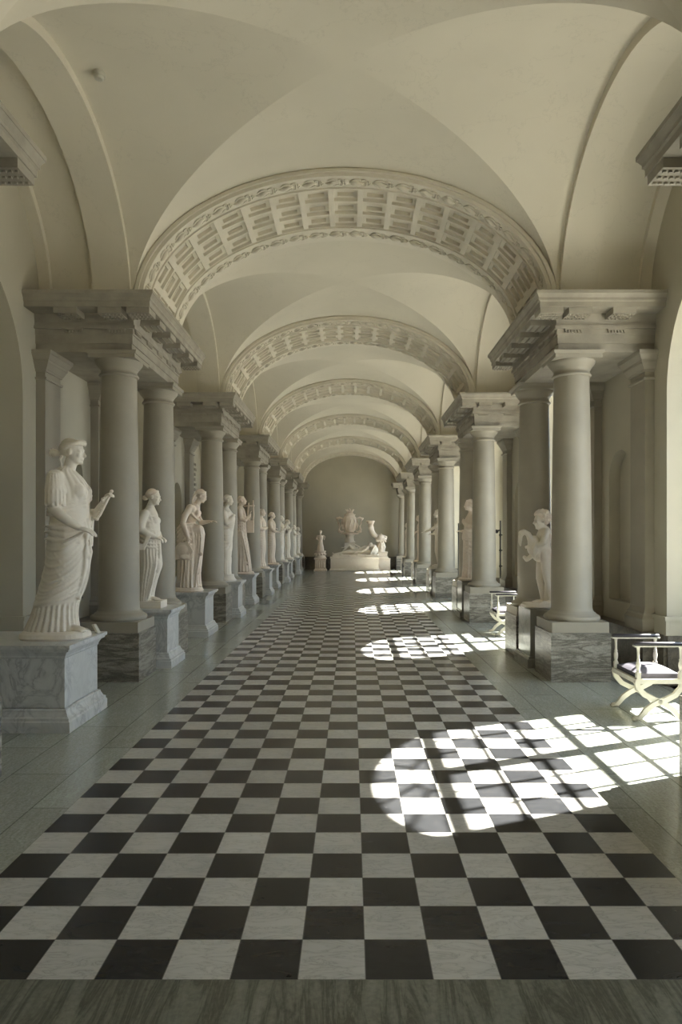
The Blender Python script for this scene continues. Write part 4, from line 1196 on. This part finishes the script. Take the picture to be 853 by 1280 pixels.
# small seated-looking draped muse between the fourth pair
draped('marble statue in a twisted cloak lifting both arms, inside the fourth column pair', -2.53, 24.2, std(1.62, 1.05), swags(14, .022, -1.2, 2.4, 3, lean=1.6), (.03, 0, 1.53), .95, -.1, M_STAT,
       arms=[([((-.02, -.16, 1.31), .056), ((.06, -.20, 1.16), .05), ((.17, -.14, 1.14), .042), ((.23, -.06, 1.30), .028)], (.3, .1, .9), (-.9, 0, .2), -1),
             ([((-.02, .16, 1.31), .056), ((.08, .17, 1.26), .05), ((.24, .10, 1.38), .03)], (.4, 0, .9), (-.9, 0, .2), 1)], base=(.0, .25, .08), voxel=.015, hair='short')
draped('marble statue holding up a small bowl, under the fifth bay on the left', -2.55, 26.85, std(1.55, 1.1), pleats(13, .02, 2, sd=9), (.03, 0, 1.46), .92, .0, M_STAT,
       arms=[([((-.02, -.16, 1.25), .056), ((.06, -.19, 1.10), .05), ((.2, -.12, 1.22), .03)], (.8, .1, .5), (-.5, 0, .8), -1), (fa(.15),)], base=(.0, .25, .08), voxel=.017, hair='short')
draped('farthest marble statue between columns on the left, a low robed figure', -2.53, 29.4, std(1.35, 1.15), pleats(13, .02, 1, sd=2), (.04, 0, 1.29), .92, .1, M_STAT,
       arms=[([((-.02, -.16, 1.1), .056), ((.1, -.17, 1.0), .05), ((.25, -.10, .98), .03)], (1, 0, 0), (0, 0, 1), -1)], base=(.0, .26, .1), voxel=.017)
draped('small marble statue on the last pedestal before the far wall, left', -2.55, 32.05, std(1.30, 1.1), pleats(12, .02, 1, sd=5), (.03, 0, 1.24), .9, .1, M_STAT, arms=[(fa(-.15),)] if False else (), base=(.0, .26, .1), voxel=.018)

# ---------------------------------------------------------------- right side: boy with a goose
def nude(b, k=1.0, lean=0.0, near=-1):
    """standing nude body facing +x, 1.62 m high before the factor k; returns the scaler"""
    S = lambda x, y, z: ((x + lean * z) * k, y * k, z * k)
    b.chain([(S(.0, -.08, .93), .10 * k), (S(.03, -.09, .70), .078 * k), (S(.05, -.09, .50), .060 * k), (S(.02, -.09, .36), .058 * k), (S(.0, -.09, .20), .042 * k), (S(-.01, -.09, .10), .036 * k)], 14)
    b.chain([(S(.0, .08, .93), .10 * k), (S(-.01, .10, .70), .078 * k), (S(-.02, .11, .50), .058 * k), (S(-.06, .12, .34), .055 * k), (S(-.09, .12, .18), .040 * k), (S(-.09, .12, .10), .034 * k)], 14)
    b.ell(S(-.04, -.07, .92), (.10 * k, .09 * k, .11 * k)); b.ell(S(-.04, .07, .92), (.10 * k, .09 * k, .11 * k))
    b.chain([(S(.0, 0, .96), .125 * k), (S(.0, 0, 1.08), .112 * k), (S(.0, 0, 1.22), .130 * k), (S(-.01, 0, 1.30), .11 * k)], 18)
    b.chain([(S(-.01, -.14, 1.31), .06 * k), (S(-.01, .14, 1.31), .06 * k)], 14)
    b.ell(S(.06, -.06, 1.23), (.05 * k, .06 * k, .045 * k)); b.ell(S(.06, .06, 1.23), (.05 * k, .06 * k, .045 * k))
    b.chain([(S(-.01, 0, 1.34), .055 * k), (S(.01, 0, 1.44), .05 * k)], 14)
    foot(b, S(-.01, -.09, .06), 0, k); foot(b, S(-.09, .12, .06), .2, k)
    return S
def statue_boy():
    r = thing('statue', 'marble statue of a curly-haired boy holding a small animal, between the nearest right columns', 'statue', (XC + 2.50, 8.62, PEDTOP), PI)
    b = MB(); k = .73
    S = nude(b, k)
    P, M = head_parts(b, S(.03, 0, 1.50), 0, .15, 1.02)
    b.chain([(S(-.01, .16, 1.30), .045), (S(.06, .20, 1.12), .04), (S(.20, .10, 1.02), .03)], 12)
    b.chain([(S(-.01, -.16, 1.30), .045), (S(.06, -.20, 1.12), .04), (S(.20, -.10, 1.04), .03)], 12)
    hand_parts(b, S(.20, .10, 1.02), (.7, -.5, .2), (.3, 0, 1), .75, .5, 1); hand_parts(b, S(.20, -.10, 1.04), (.7, .5, .2), (.3, 0, 1), .75, .5, -1)
    b.build('figure', M_STAT, r, voxel=.0095, smooth_it=1)
    h = MB(); h.ell(P(-.02, 0, .035), (.095, .085, .09)); curls(h, P, 1.02, 3, 120, r=.019); h.build('hair', M_STATP, r, voxel=.008, smooth_it=1)
    g = MB()        # goose held against the body
    g.chain([((.06, 0, .66), .09), ((.10, 0, .74), .11), ((.12, 0, .82), .085)], 16)
    g.chain([((.15, .02, .80), .05), ((.20, .03, .92), .034), ((.26, .03, .955), .030), ((.30, .03, .90), .028), ((.305, .03, .82), .022), ((.30, .03, .775), .012)], 14)
    g.ell((.285, .03, .935), (.042, .036, .038))
    for i in range(5): g.tube([(.10, .10, .84 - .03 * i), (.16, .115, .72 - .02 * i), (.14, .10, .60)], [.02, .026, .012], 8)
    g.chain([((.14, .03, .66), .03), ((.22, .03, .60), .03), ((.25, .03, .63), .025)], 10)
    g.build('held_animal', M_STAT, r, voxel=.010, smooth_it=1)
    s = MB(); s.chain([((-.08, -.0, .06), .09), ((-.09, 0, .40), .07), ((-.08, 0, .62), .06)], 12); s.build('tree_stump', M_STAT, r, voxel=.014)
    f = MB(); rough_base(f, -.20, .27, .18, .055, 5); f.build('base', M_STAT, r)
statue_boy()
R7 = [(.05, -.12, .18, .16, 0), (.3, -.12, .16, .15, 0), (.60, -.12, .155, .15, 0), (.80, -.12, .15, .155, 0), (.84, -.13, .17, .165, 0), (.95, -.13, .17, .155, 0), (1.08, -.12, .14, .145, 0), (1.2, -.12, .13, .15, 0), (1.3, -.11, .10, .155, 0), (1.37, -.07, .06, .12, 0), (1.41, -.04, .03, .06, 0)]
draped('marble statue of a draped woman with hand at her breast, second on the right', XC + 2.49, 13.82, R7, mixf(pleats(14, .020, 0, wob=.2), swags(22, .012, 0, 2, 4), .78, .95), (.035, 0, 1.53), .98, .1, M_STATP,
       arms=[([((-.02, .16, 1.31), .056), ((.0, .20, 1.10), .05), ((.10, .14, 1.09), .042), ((.15, .05, 1.16), .030)], (.2, -.6, .4), (.9, .2, 0), 1),
             ([((-.02, -.16, 1.31), .056), ((.0, -.19, 1.08), .05), ((.10, -.14, 1.0), .042), ((.17, -.08, 1.0), .030)], (.8, .4, .1), (0, 0, 1), -1)], fx=-1, base=(.03, .22, .06), voxel=.011)
def statue_reach():
    r = thing('statue', 'nude marble youth stretching one arm forward, inside the third right column pair', 'statue', (XC + 2.50, 19.0, PEDTOP), PI)
    b = MB(); S = nude(b, 1.0)
    P, M = head_parts(b, S(.04, 0, 1.52), 0, .05, .98)
    b.chain([(S(-.01, .17, 1.30), .055), (S(.12, .20, 1.16), .046), (S(.36, .16, 1.03), .030)], 12)
    hand_parts(b, S(.36, .16, 1.03), (1, 0, -.1), (0, 0, 1), 1.0, .2, 1)
    b.chain([(S(-.01, -.17, 1.30), .055), (S(.02, -.20, 1.08), .046), (S(.14, -.18, .97), .030)], 12)
    hand_parts(b, S(.14, -.18, .97), (1, 0, 0), (0, 0, 1), 1.0, .5, -1)
    b.chain([((-.12, -.05, .06), .07), ((-.11, -.05, .70), .05)], 12)
    b.build('figure', M_STAT, r, voxel=.014, smooth_it=1)
    h = MB(); h.ell(P(-.02, 0, .035), (.09, .08, .085)); curls(h, P, .98, 9, 60); h.build('hair', M_STAT, r, voxel=.014)
    f = MB(); rough_base(f, -.24, .26, .2, .06, 5); f.build('base', M_STAT, r)
statue_reach()
draped('small marble figure with a hanging cloth, fourth statue on the right', XC + 2.49, 24.2, std(1.62, .85), pleats(12, .012, 1), (.04, 0, 1.54), .95, .05, M_STATP,
       arms=[([((-.02, .14, 1.3), .054), ((.02, .17, 1.1), .046), ((.16, .12, 1.05), .03)], (.6, 0, -.8), (.6, 0, .6), 1)], fx=-1, base=(.0, .2, .06), voxel=.016, hair='curls')
draped('farthest marble figure on the right, inside the fifth column pair', XC + 2.49, 29.4, std(1.45, .95), pleats(12, .015, 1), (.04, 0, 1.38), .92, .05, M_STAT, fx=-1, base=(.0, .22, .06), voxel=.018, hair='short')

# ---------------------------------------------------------------- group before the far wall
def far_group():
    # long plinth and reclining figure
    r = thing('sarcophagus_plinth', 'long pale marble plinth in front of the far wall', 'plinth', (0.13, 32.45, 0))
    m = MB(); m.moulding(-1.13, 1.13, -.42, .42, [(.05, 0), (.05, .06), (.02, .09), (0, .10)]); m.build('foot_moulding', M_STAT, r)
    m = MB(); m.moulding(-1.13, 1.13, -.42, .42, [(0, .095), (0, .575)]); m.build('body', M_STAT, r)
    m = MB(); m.moulding(-1.13, 1.13, -.42, .42, [(0, .57), (.03, .60), (.03, .645)]); m.build('cap_moulding', M_STAT, r)
    r = thing('statue', 'reclining marble youth asleep on a rocky bed, on the long plinth', 'statue', (0.13, 32.45, .645))
    b = MB()
    # rocky bed rising to the right
    b.chain([((-1.02, 0, .06), .05), ((-.6, 0, .07), .12), ((0, 0, .08), .16), ((.5, .02, .14), .19), ((.85, .05, .22), .22), ((.98, .08, .33), .16)], 14)
    b.box(-1.05, 1.10, -.38, .38, 0, .10)
    for i in range(16): b.ell((-.9 + .13 * i, -.3 + .03 * math.sin(i * 2.1), .10 + .02 * math.sin(i)), (.09, .09, .05))
    # torso, head resting on the right
    b.chain([((.05, -.08, .27), .125), ((.25, -.08, .31), .115), ((.48, -.08, .39), .14), ((.58, -.08, .43), .11)], 16)
    b.chain([((.56, -.22, .40), .06), ((.58, .08, .46), .06)], 12)
    b.chain([((.60, -.08, .44), .055), ((.70, -.08, .51), .05)], 12)
    # legs: one stretched out, one knee drawn up
    b.chain([((.02, -.16, .26), .10), ((-.35, -.18, .25), .07), ((-.75, -.18, .17), .048), ((-.98, -.18, .13), .035)], 14)
    b.chain([((.02, .0, .28), .10), ((-.22, .0, .52), .068), ((-.28, 0, .53), .062), ((-.46, .0, .33), .055), ((-.62, .0, .17), .038)], 14)
    b.chain([((-.98, -.18, .13), .035), ((-1.04, -.18, .20), .026)], 10)
    # arms
    b.chain([((.56, -.24, .40), .052), ((.36, -.30, .28), .045), ((.12, -.27, .28), .032)], 12)
    hand_parts(b, (.12, -.27, .28), (-1, 0, -.1), (0, -.2, 1), 1.0, .4, 1)
    b.chain([((.58, .10, .46), .05), ((.72, .18, .66), .045), ((.78, .0, .62), .034)], 12)
    b.chain([((.25, .15, .45), .04), ((.10, .16, .55), .035), ((-.02, .16, .60), .03)], 10)
    P, M = head_parts(b, (.76, -.08, .56), PI * .5, -.5, 1.0, .3)
    for i in range(7): b.tube([(.95, -.22 + .06 * i, .50), (.82, -.28 + .06 * i, .30), (.75, -.3 + .06 * i, .12)], [.03, .035, .02], 7)
    b.chain([((.92, .0, .45), .15), ((1.0, .02, .30), .14)], 12)
    b.build('figure', M_STAT, r, voxel=.02, smooth_it=1)
    h = MB(); h.ell(P(-.02, 0, .035), (.095, .085, .09)); curls(h, P, 1.05, 3, 50); h.build('hair', M_STAT, r, voxel=.018)
    # tall vase on its altar behind
    r = thing('altar_pedestal', 'tall marble altar block behind the reclining youth, carrying the big vase', 'pedestal', (-0.10, 33.6, 0))
    m = MB(); m.moulding(-.34, .34, -.34, .34, [(.10, 0), (.10, .3), (.04, .36), (.0, .40), (0, .98), (.05, 1.03), (.07, 1.08)]); m.build('block', M_STAT, r)
    m = MB(); m.moulding(-.27, .27, -.27, .27, [(.02, 1.08), (0, 1.12), (-.02, 1.28), (.02, 1.34)]); m.build('upper_block', M_STAT, r)
    m = MB(); m.lathe([(.26, 1.34), (.27, 1.38), (.21, 1.42), (.20, 1.62), (.23, 1.66), (.25, 1.70)], 32); m.build('drum', M_STAT, r)
    r = thing('vase', 'big carved marble vase with two tall handles and leafy crown, centre of the far wall', 'vase', (-0.10, 33.6, 1.70))
    m = MB(); m.lathe([(.10, 0), (.42, .03), (.44, .07), (.40, .09), (.22, .11), (.20, .16), (.30, .24), (.37, .40), (.39, .58), (.36, .76), (.29, .88), (.24, .93), (.29, .98), (.30, 1.0), (.20, 1.01)], 40); m.build('bowl', M_STATP, r)
    for q in (-1, 1):
        m = MB(); m.tube([(q * .30, 0, .18), (q * .44, 0, .12), (q * .54, 0, .24), (q * .50, 0, .42), (q * .57, 0, .60), (q * .62, 0, .76), (q * .50, 0, .84), (q * .34, 0, .80)], [.03, .05, .06, .045, .05, .07, .06, .03], 10)
        m.ell((q * .60, 0, .80), (.09, .06, .06)); m.ell((q * .50, 0, .16), (.09, .06, .07)); m.build('handle', M_STATP, r)
    m = MB()
    for k in range(12):
        a = 2 * PI * k / 12; m.tube([(.34 * math.cos(a), .34 * math.sin(a), .26), (.40 * math.cos(a), .40 * math.sin(a), .45), (.40 * math.cos(a + .12), .40 * math.sin(a + .12), .66), (.31 * math.cos(a), .31 * math.sin(a), .84)], [.02, .035, .03, .015], 7)
    m.build('relief', M_STATP, r)
    m = MB(); m.ell((0, 0, 1.02), (.20, .20, .08))
    for k in range(9):
        a = 2 * PI * k / 9; m.tube([(.08 * math.cos(a), .08 * math.sin(a), 1.02), (.13 * math.cos(a), .13 * math.sin(a), 1.16), (.22 * math.cos(a), .22 * math.sin(a), 1.25)], [.04, .04, .015], 7)
    m.tube([(0, 0, 1.05), (.02, 0, 1.2), (-.03, 0, 1.32)], [.05, .05, .02], 8)
    m.build('leaf_crown', M_STATP, r)
    # left: relief pedestal, drum and small figure
    r = thing('relief_pedestal', 'square carved pedestal at the left of the far group', 'pedestal', (-1.48, 32.2, 0))
    m = MB(); m.moulding(-.25, .25, -.25, .25, [(.05, 0), (.05, .06), (0, .10), (0, .52), (.04, .56), (.04, .60)]); m.build('block', M_STATP, r)
    for s in range(4):
        m = MB(); m.chain([((-.17 + .11 * s, -.25, .18), .03), ((-.17 + .11 * s, -.26, .36), .04)], 8); m.ell((-.17 + .11 * s, -.27, .44), .03); m.build('relief_figure', M_STATP, r)
    m = MB(); m.lathe([(.26, .60), (.27, .64), (.22, .70), (.22, .84), (.27, .90), (.27, .94)], 24); m.build('drum', M_STATP, r)
    for s in range(6):
        a = PI + PI * s / 5; m = MB(); m.ell((.23 * math.cos(a), .23 * math.sin(a), .78), (.06, .06, .06)); m.build('swag_boss', M_STATP, r)
    r = thing('statuette', 'small marble figure on a drum, left of the sleeping youth', 'statue', (-1.48, 32.2, .94))
    b = MB(); b.loft([(0, -.17, .17, .14, 0), (.15, -.15, .15, .12, 0), (.40, -.11, .11, .10, 0), (.52, -.10, .10, .09, 0), (.66, -.14, .14, .10, 0), (.74, -.08, .08, .07, 0)], pleats(14, .014), 60, 50)
    b.chain([((-.13, 0, .70), .045), ((-.19, -.05, .55), .035), ((-.10, -.12, .50), .025)], 10); b.chain([((.13, 0, .70), .045), ((.21, -.03, .66), .035), ((.17, -.06, .52), .025)], 10)
    P, M = head_parts(b, (0, 0, .87), -PI / 2, 0, .75); b.chain([((0, 0, .72), .04), ((0, 0, .80), .035)], 10)
    b.build('figure', M_STATP, r, voxel=.018)
    h = MB(); h.ell(P(-.02, 0, .035), (.07, .065, .075)); curls(h, P, .8, 2, 40); h.build('hair', M_STATP, r, voxel=.016)
    # right: horn-shaped vessel
    r = thing('relief_pedestal', 'square carved pedestal at the right of the far group', 'pedestal', (1.50, 33.2, 0))
    m = MB(); m.moulding(-.36, .36, -.25, .25, [(.0, 0), (0, .50), (.02, .52), (.02, .55)]); m.build('lower_block', M_STATP, r)
    m = MB(); m.moulding(-.22, .22, -.2, .2, [(.06, .55), (.06, .60), (0, .66), (0, .80), (.03, .84), (.03, .88)]); m.build('upper_block', M_STATP, r)
    r = thing('horn_vessel', 'marble drinking horn rising from an animal head, right of the big vase', 'vessel', (1.40, 33.2, .88))
    b = MB()
    b.chain([((.02, 0, .02), .20), ((.03, 0, .25), .19), ((.02, 0, .45), .15)], 16)
    for k in range(8):
        a = 2 * PI * k / 8; b.tube([(.03 + .16 * math.cos(a), .16 * math.sin(a), .04), (.03 + .21 * math.cos(a), .21 * math.sin(a), .22), (.03 + .17 * math.cos(a), .17 * math.sin(a), .40)], [.02, .03, .02], 7)
    b.ell((.02, 0, .62), (.29, .20, .12)); b.ell((.0, -.05, .70), (.17, .16, .14)); b.chain([((.10, -.02, .72), .10), ((.26, -.05, .70), .07)], 12)
    for q in (-1, 1): b.chain([((.02, q * .12, .80), .03), ((.04, q * .19, .88), .02)], 8)
    for i in range(8): b.ell((-.20 + .06 * i, -.16, .54 - .03 * (i % 2)), (.05, .05, .06))
    b.build('animal_head', M_STATP, r, voxel=.02)
    h = MB()
    pts = [(-.08, 0, .68), (-.22, 0, .74), (-.34, 0, .84), (-.43, 0, .99), (-.47, 0, 1.18), (-.49, 0, 1.34), (-.49, 0, 1.44)]
    h.tube(pts, [.10, .115, .125, .135, .145, .16, .18], 20); h.tube([(-.49, 0, 1.42), (-.49, 0, 1.50)], [.20, .20], 24)
    h.build('horn', M_STATP, r)
far_group()

# ---------------------------------------------------------------- curule stools
def make_stool():
    r = thing('stool', 'x', 'stool', (0, 0, 0), 0, 'white stools with dark padded arm rails')
    hx, hy = .195, .25
    for q in (-1, 1):
        y = q * hy
        for s in (-1, 1):
            m = MB()           # one curved leg: from the seat rail on one side down through the crossing to the foot on the other
            pts = []
            P0 = [(-s * .20, .345), (-s * .185, .29), (-s * .13, .225), (-s * .05, .185), (0, .17), (s * .06, .14), (s * .12, .095), (s * .16, .045), (s * .185, .02)]
            n = len(P0); vs_ = []
            for i, (x, z) in enumerate(P0):
                a = P0[max(0, i - 1)]; c_ = P0[min(n - 1, i + 1)]
                d = Vector((c_[0] - a[0], 0, c_[1] - a[1])).normalized(); nn = Vector((-d.z, 0, d.x))
                hwid = .022 if i < n - 2 else .018
                off = s * .006
                for (u, v_) in ((-1, -1), (1, -1), (1, 1), (-1, 1)):
                    vs_.append(Vector((x, y + off + v_ * .016, z)) + nn * hwid * u)
            fs = []
            for i in range(n - 1):
                for k in range(4):
                    fs.append((i * 4 + k, i * 4 + (k + 1) % 4, (i + 1) * 4 + (k + 1) % 4, (i + 1) * 4 + k))
            fs += [(3, 2, 1, 0), ((n - 1) * 4, (n - 1) * 4 + 1, (n - 1) * 4 + 2, (n - 1) * 4 + 3)]
            m.add(vs_, fs)
            leg = m.build('leg', M_WHITE, r)
            m = MB(); m.ell((s * .20, y, .022), (.032, .026, .020)); 
            for t in range(3): m.ell((s * .222, y - .014 + .014 * t, .014), (.015, .008, .013))
            m.build('paw_foot', M_WHITE, leg)
        m = MB(); m.lathe([(.02, -.022), (.024, -.018), (.024, .018), (.02, .022)], 14, M=Matrix.Translation((0, y, .17)) @ Matrix.Rotation(PI / 2, 4, 'X')); m.build('crossing_boss', M_WHITE, r)
    m = MB()
    for q in (-1, 1):
        m.box(-.215, .215, q * hy - .02, q * hy + .02, .325, .365)
        m.box(q * .20 - .015, q * .20 + .015, -hy, hy, .325, .365)
    m.box(-.20, .20, -hy, hy, .345, .362)
    m.build('seat_frame', M_WHITE, r)
    m = MB(); m.box(-.012, .012, -hy, hy, .16, .184); m.build('stretcher', M_WHITE, r)
    # cushion with rounded top
    m = MB(); n = 14; vs_ = []; fs = []
    for i in range(n + 1):
        for j in range(n + 1):
            u = -1 + 2 * i / n; v_ = -1 + 2 * j / n
            h = .405 + .045 * (1 - abs(u) ** 3.5) * (1 - abs(v_) ** 3.5)
            vs_.append((u * .185, v_ * .222, h))
    for i in range(n):
        for j in range(n): a = i * (n + 1) + j; fs.append((a, a + n + 1, a + n + 2, a + 1))
    m.add(vs_, fs, True)
    m.box(-.185, .185, -.222, .222, .362, .406)
    m.build('cushion', M_CUSH, r)
    for q in (-1, 1):
        for s in (-1, 1):
            m = MB()
            m.box(s * .185 - .018, s * .185 + .018, q * hy - .018, q * hy + .018, .36, .425)
            m.lathe([(.011, .425), (.017, .432), (.011, .44), (.014, .45), (.019, .475), (.019, .50), (.012, .52), (.016, .53), (.010, .54), (.011, .60), (.014, .632), (.018, .64), (.018, .645)], 16, (s * .185, q * hy, 0))
            m.build('post', M_WHITE, r)
        m = MB(); m.box(-.225, .225, q * hy - .022, q * hy + .022, .643, .655); rail = m.build('arm_rail', M_WHITE, r)
        m = MB(); m.tube([(-.222, q * hy, .669), (-.21, q * hy, .670), (.21, q * hy, .670), (.222, q * hy, .669)], [.012, .021, .021, .012], 14, flat=.80); m.build('arm_pad', M_LEATHER, rail)
    return r
s0 = make_stool(); s0.location = (2.675, 6.18, 0)
s0['label'] = 'white cross-legged stool with dark cushion at the right edge, sunlight on its seat'
s1 = copy_tree(s0); s1.location = (2.545, 11.25, 0)
s1['label'] = 'white cross-legged stool farther back, half hidden behind the nearest right columns'

# ---------------------------------------------------------------- small things
# detector on the vault
def det():
    x, y = (123 - 440) / 853 * 6.3, 6.3
    # find the vault height above this spot
    z = Z0 + max(h1(x - XC), h2(y - BAYC))
    r = thing('smoke_detector', 'small round white detector on the vault, upper left', 'smoke detector', (x, y, z))
    return r, x, y, z
r, x_, y_, z_ = det()
# solve for the point on the vault that lies on the line of sight of the detector
best = None
for i in range(400):
    yy = 4.6 + i * .008
    xx = (124 - 440) / 853 * yy; zz = 1.6 + (671 - 92) / 853 * yy
    if abs(yy - BAYC) > HB or abs(xx - XC) > 3.4: continue
    hh = Z0 + max(h1(xx - XC) if abs(xx - XC) < A1 else 0, h2(yy - BAYC))
    if best is None or abs(hh - zz) < best[0]: best = (abs(hh - zz), xx, yy, hh)
r.location = best[1:4]
m = MB(); m.lathe([(.030, -.055), (.040, -.050), (.045, -.030)], 24); m.build('sensor_cap', M_WHITE, r)
m = MB(); m.lathe([(.052, -.032), (.058, -.020), (.058, .015), (.03, .03)], 24); m.build('housing', M_WHITE, r)
# label stick on the first pedestal
m = MB(); m.add([(-.004, -.03, 0), (.016, -.03, 0), (-.028, -.03, .080), (-.048, -.03, .080), (-.004, .03, 0), (.016, .03, 0), (-.028, .03, .080), (-.048, .03, .080)],
                [(0, 1, 2, 3), (7, 6, 5, 4), (0, 4, 5, 1), (1, 5, 6, 2), (2, 6, 7, 3), (3, 7, 4, 0)])
o = m.build('label_stand', M_WHITE, None, (-2.345, 6.30, PEDTOP)); tag(o, 'small white label card leaning on the corner of the nearest pedestal', 'label')
# ---- slim stands
def stand(name, label, x, y, h, knobs, arm):
    r = thing(name, label, 'stand', (x, y, 0), 0)
    m = MB(); m.lathe([(.13, 0), (.13, .012), (.03, .025), (.014, .04)], 24); m.build('foot_plate', M_BLACK, r)
    m = MB(); m.tube([(0, 0, .02), (0, 0, h)], .016, 10); m.build('pole', M_BLACK, r)
    for z in knobs:
        m = MB(); m.cap((-.012, 0, z), (.035, 0, z), .020, .014, 10); m.cap((0, 0, z - .04), (0, 0, z + .04), .018, .018, 10); m.build('clamp', M_BLACK, r)
    m = MB(); m.tube([(0, 0, arm[1]), (arm[0] * .5, 0, arm[1] - .01), (arm[0], 0, arm[1] - .03)], [.012, .02, .03], 10); m.ell((arm[0], 0, arm[1] - .03), (.04, .04, .045)); m.build('lamp_head', M_BLACK, r)
stand('lamp_stand', 'thin black floor stand with lamp head, by the far window on the right', 2.675, 17.1, 1.94, (1.72,), (.10, 1.72))
stand('lamp_stand', 'thin black rod stand with several clamps, in front of a bright window recess', 3.30, 15.15, 1.96, (1.64, 1.30, .95), (-.08, 1.75))
stand('lamp_stand', 'short black post at the far right by the last columns', 2.0, 27.0, .55, (.4,), (.03, .45))
# worn inscription slab in the recess of the left wall
r = thing('inscribed_tablet', 'pale marble tablet with rows of worn lettering, high on the left wall', 'tablet', (XC - 3.85, 16.45, 2.30))
m = MB(); m.box(0.002, .03, -.72, .72, 0, 1.25); m.build('slab', M_WALL, r)
rnd = random.Random(5); m = MB()
for row in range(9):
    z = 1.13 - .125 * row; y = -.62
    while y < .60:
        if rnd.random() < .16: y += .05; continue
        wd = rnd.uniform(.022, .045); k = rnd.randrange(4); h = .07
        m.box(.029, .0325, y, y + .010, z - h, z)
        if k in (0, 1): m.box(.029, .0325, y + wd - .008, y + wd, z - h, z)
        if k in (0, 2): m.box(.029, .0325, y, y + wd, z - .010, z)
        if k in (1, 3): m.box(.029, .0325, y, y + wd, z - h * .55, z - h * .55 + .009)
        if k == 2: m.box(.029, .0325, y, y + wd, z - h, z - h + .009)
        y += wd + .016
m.build('lettering', M_DADO, r)
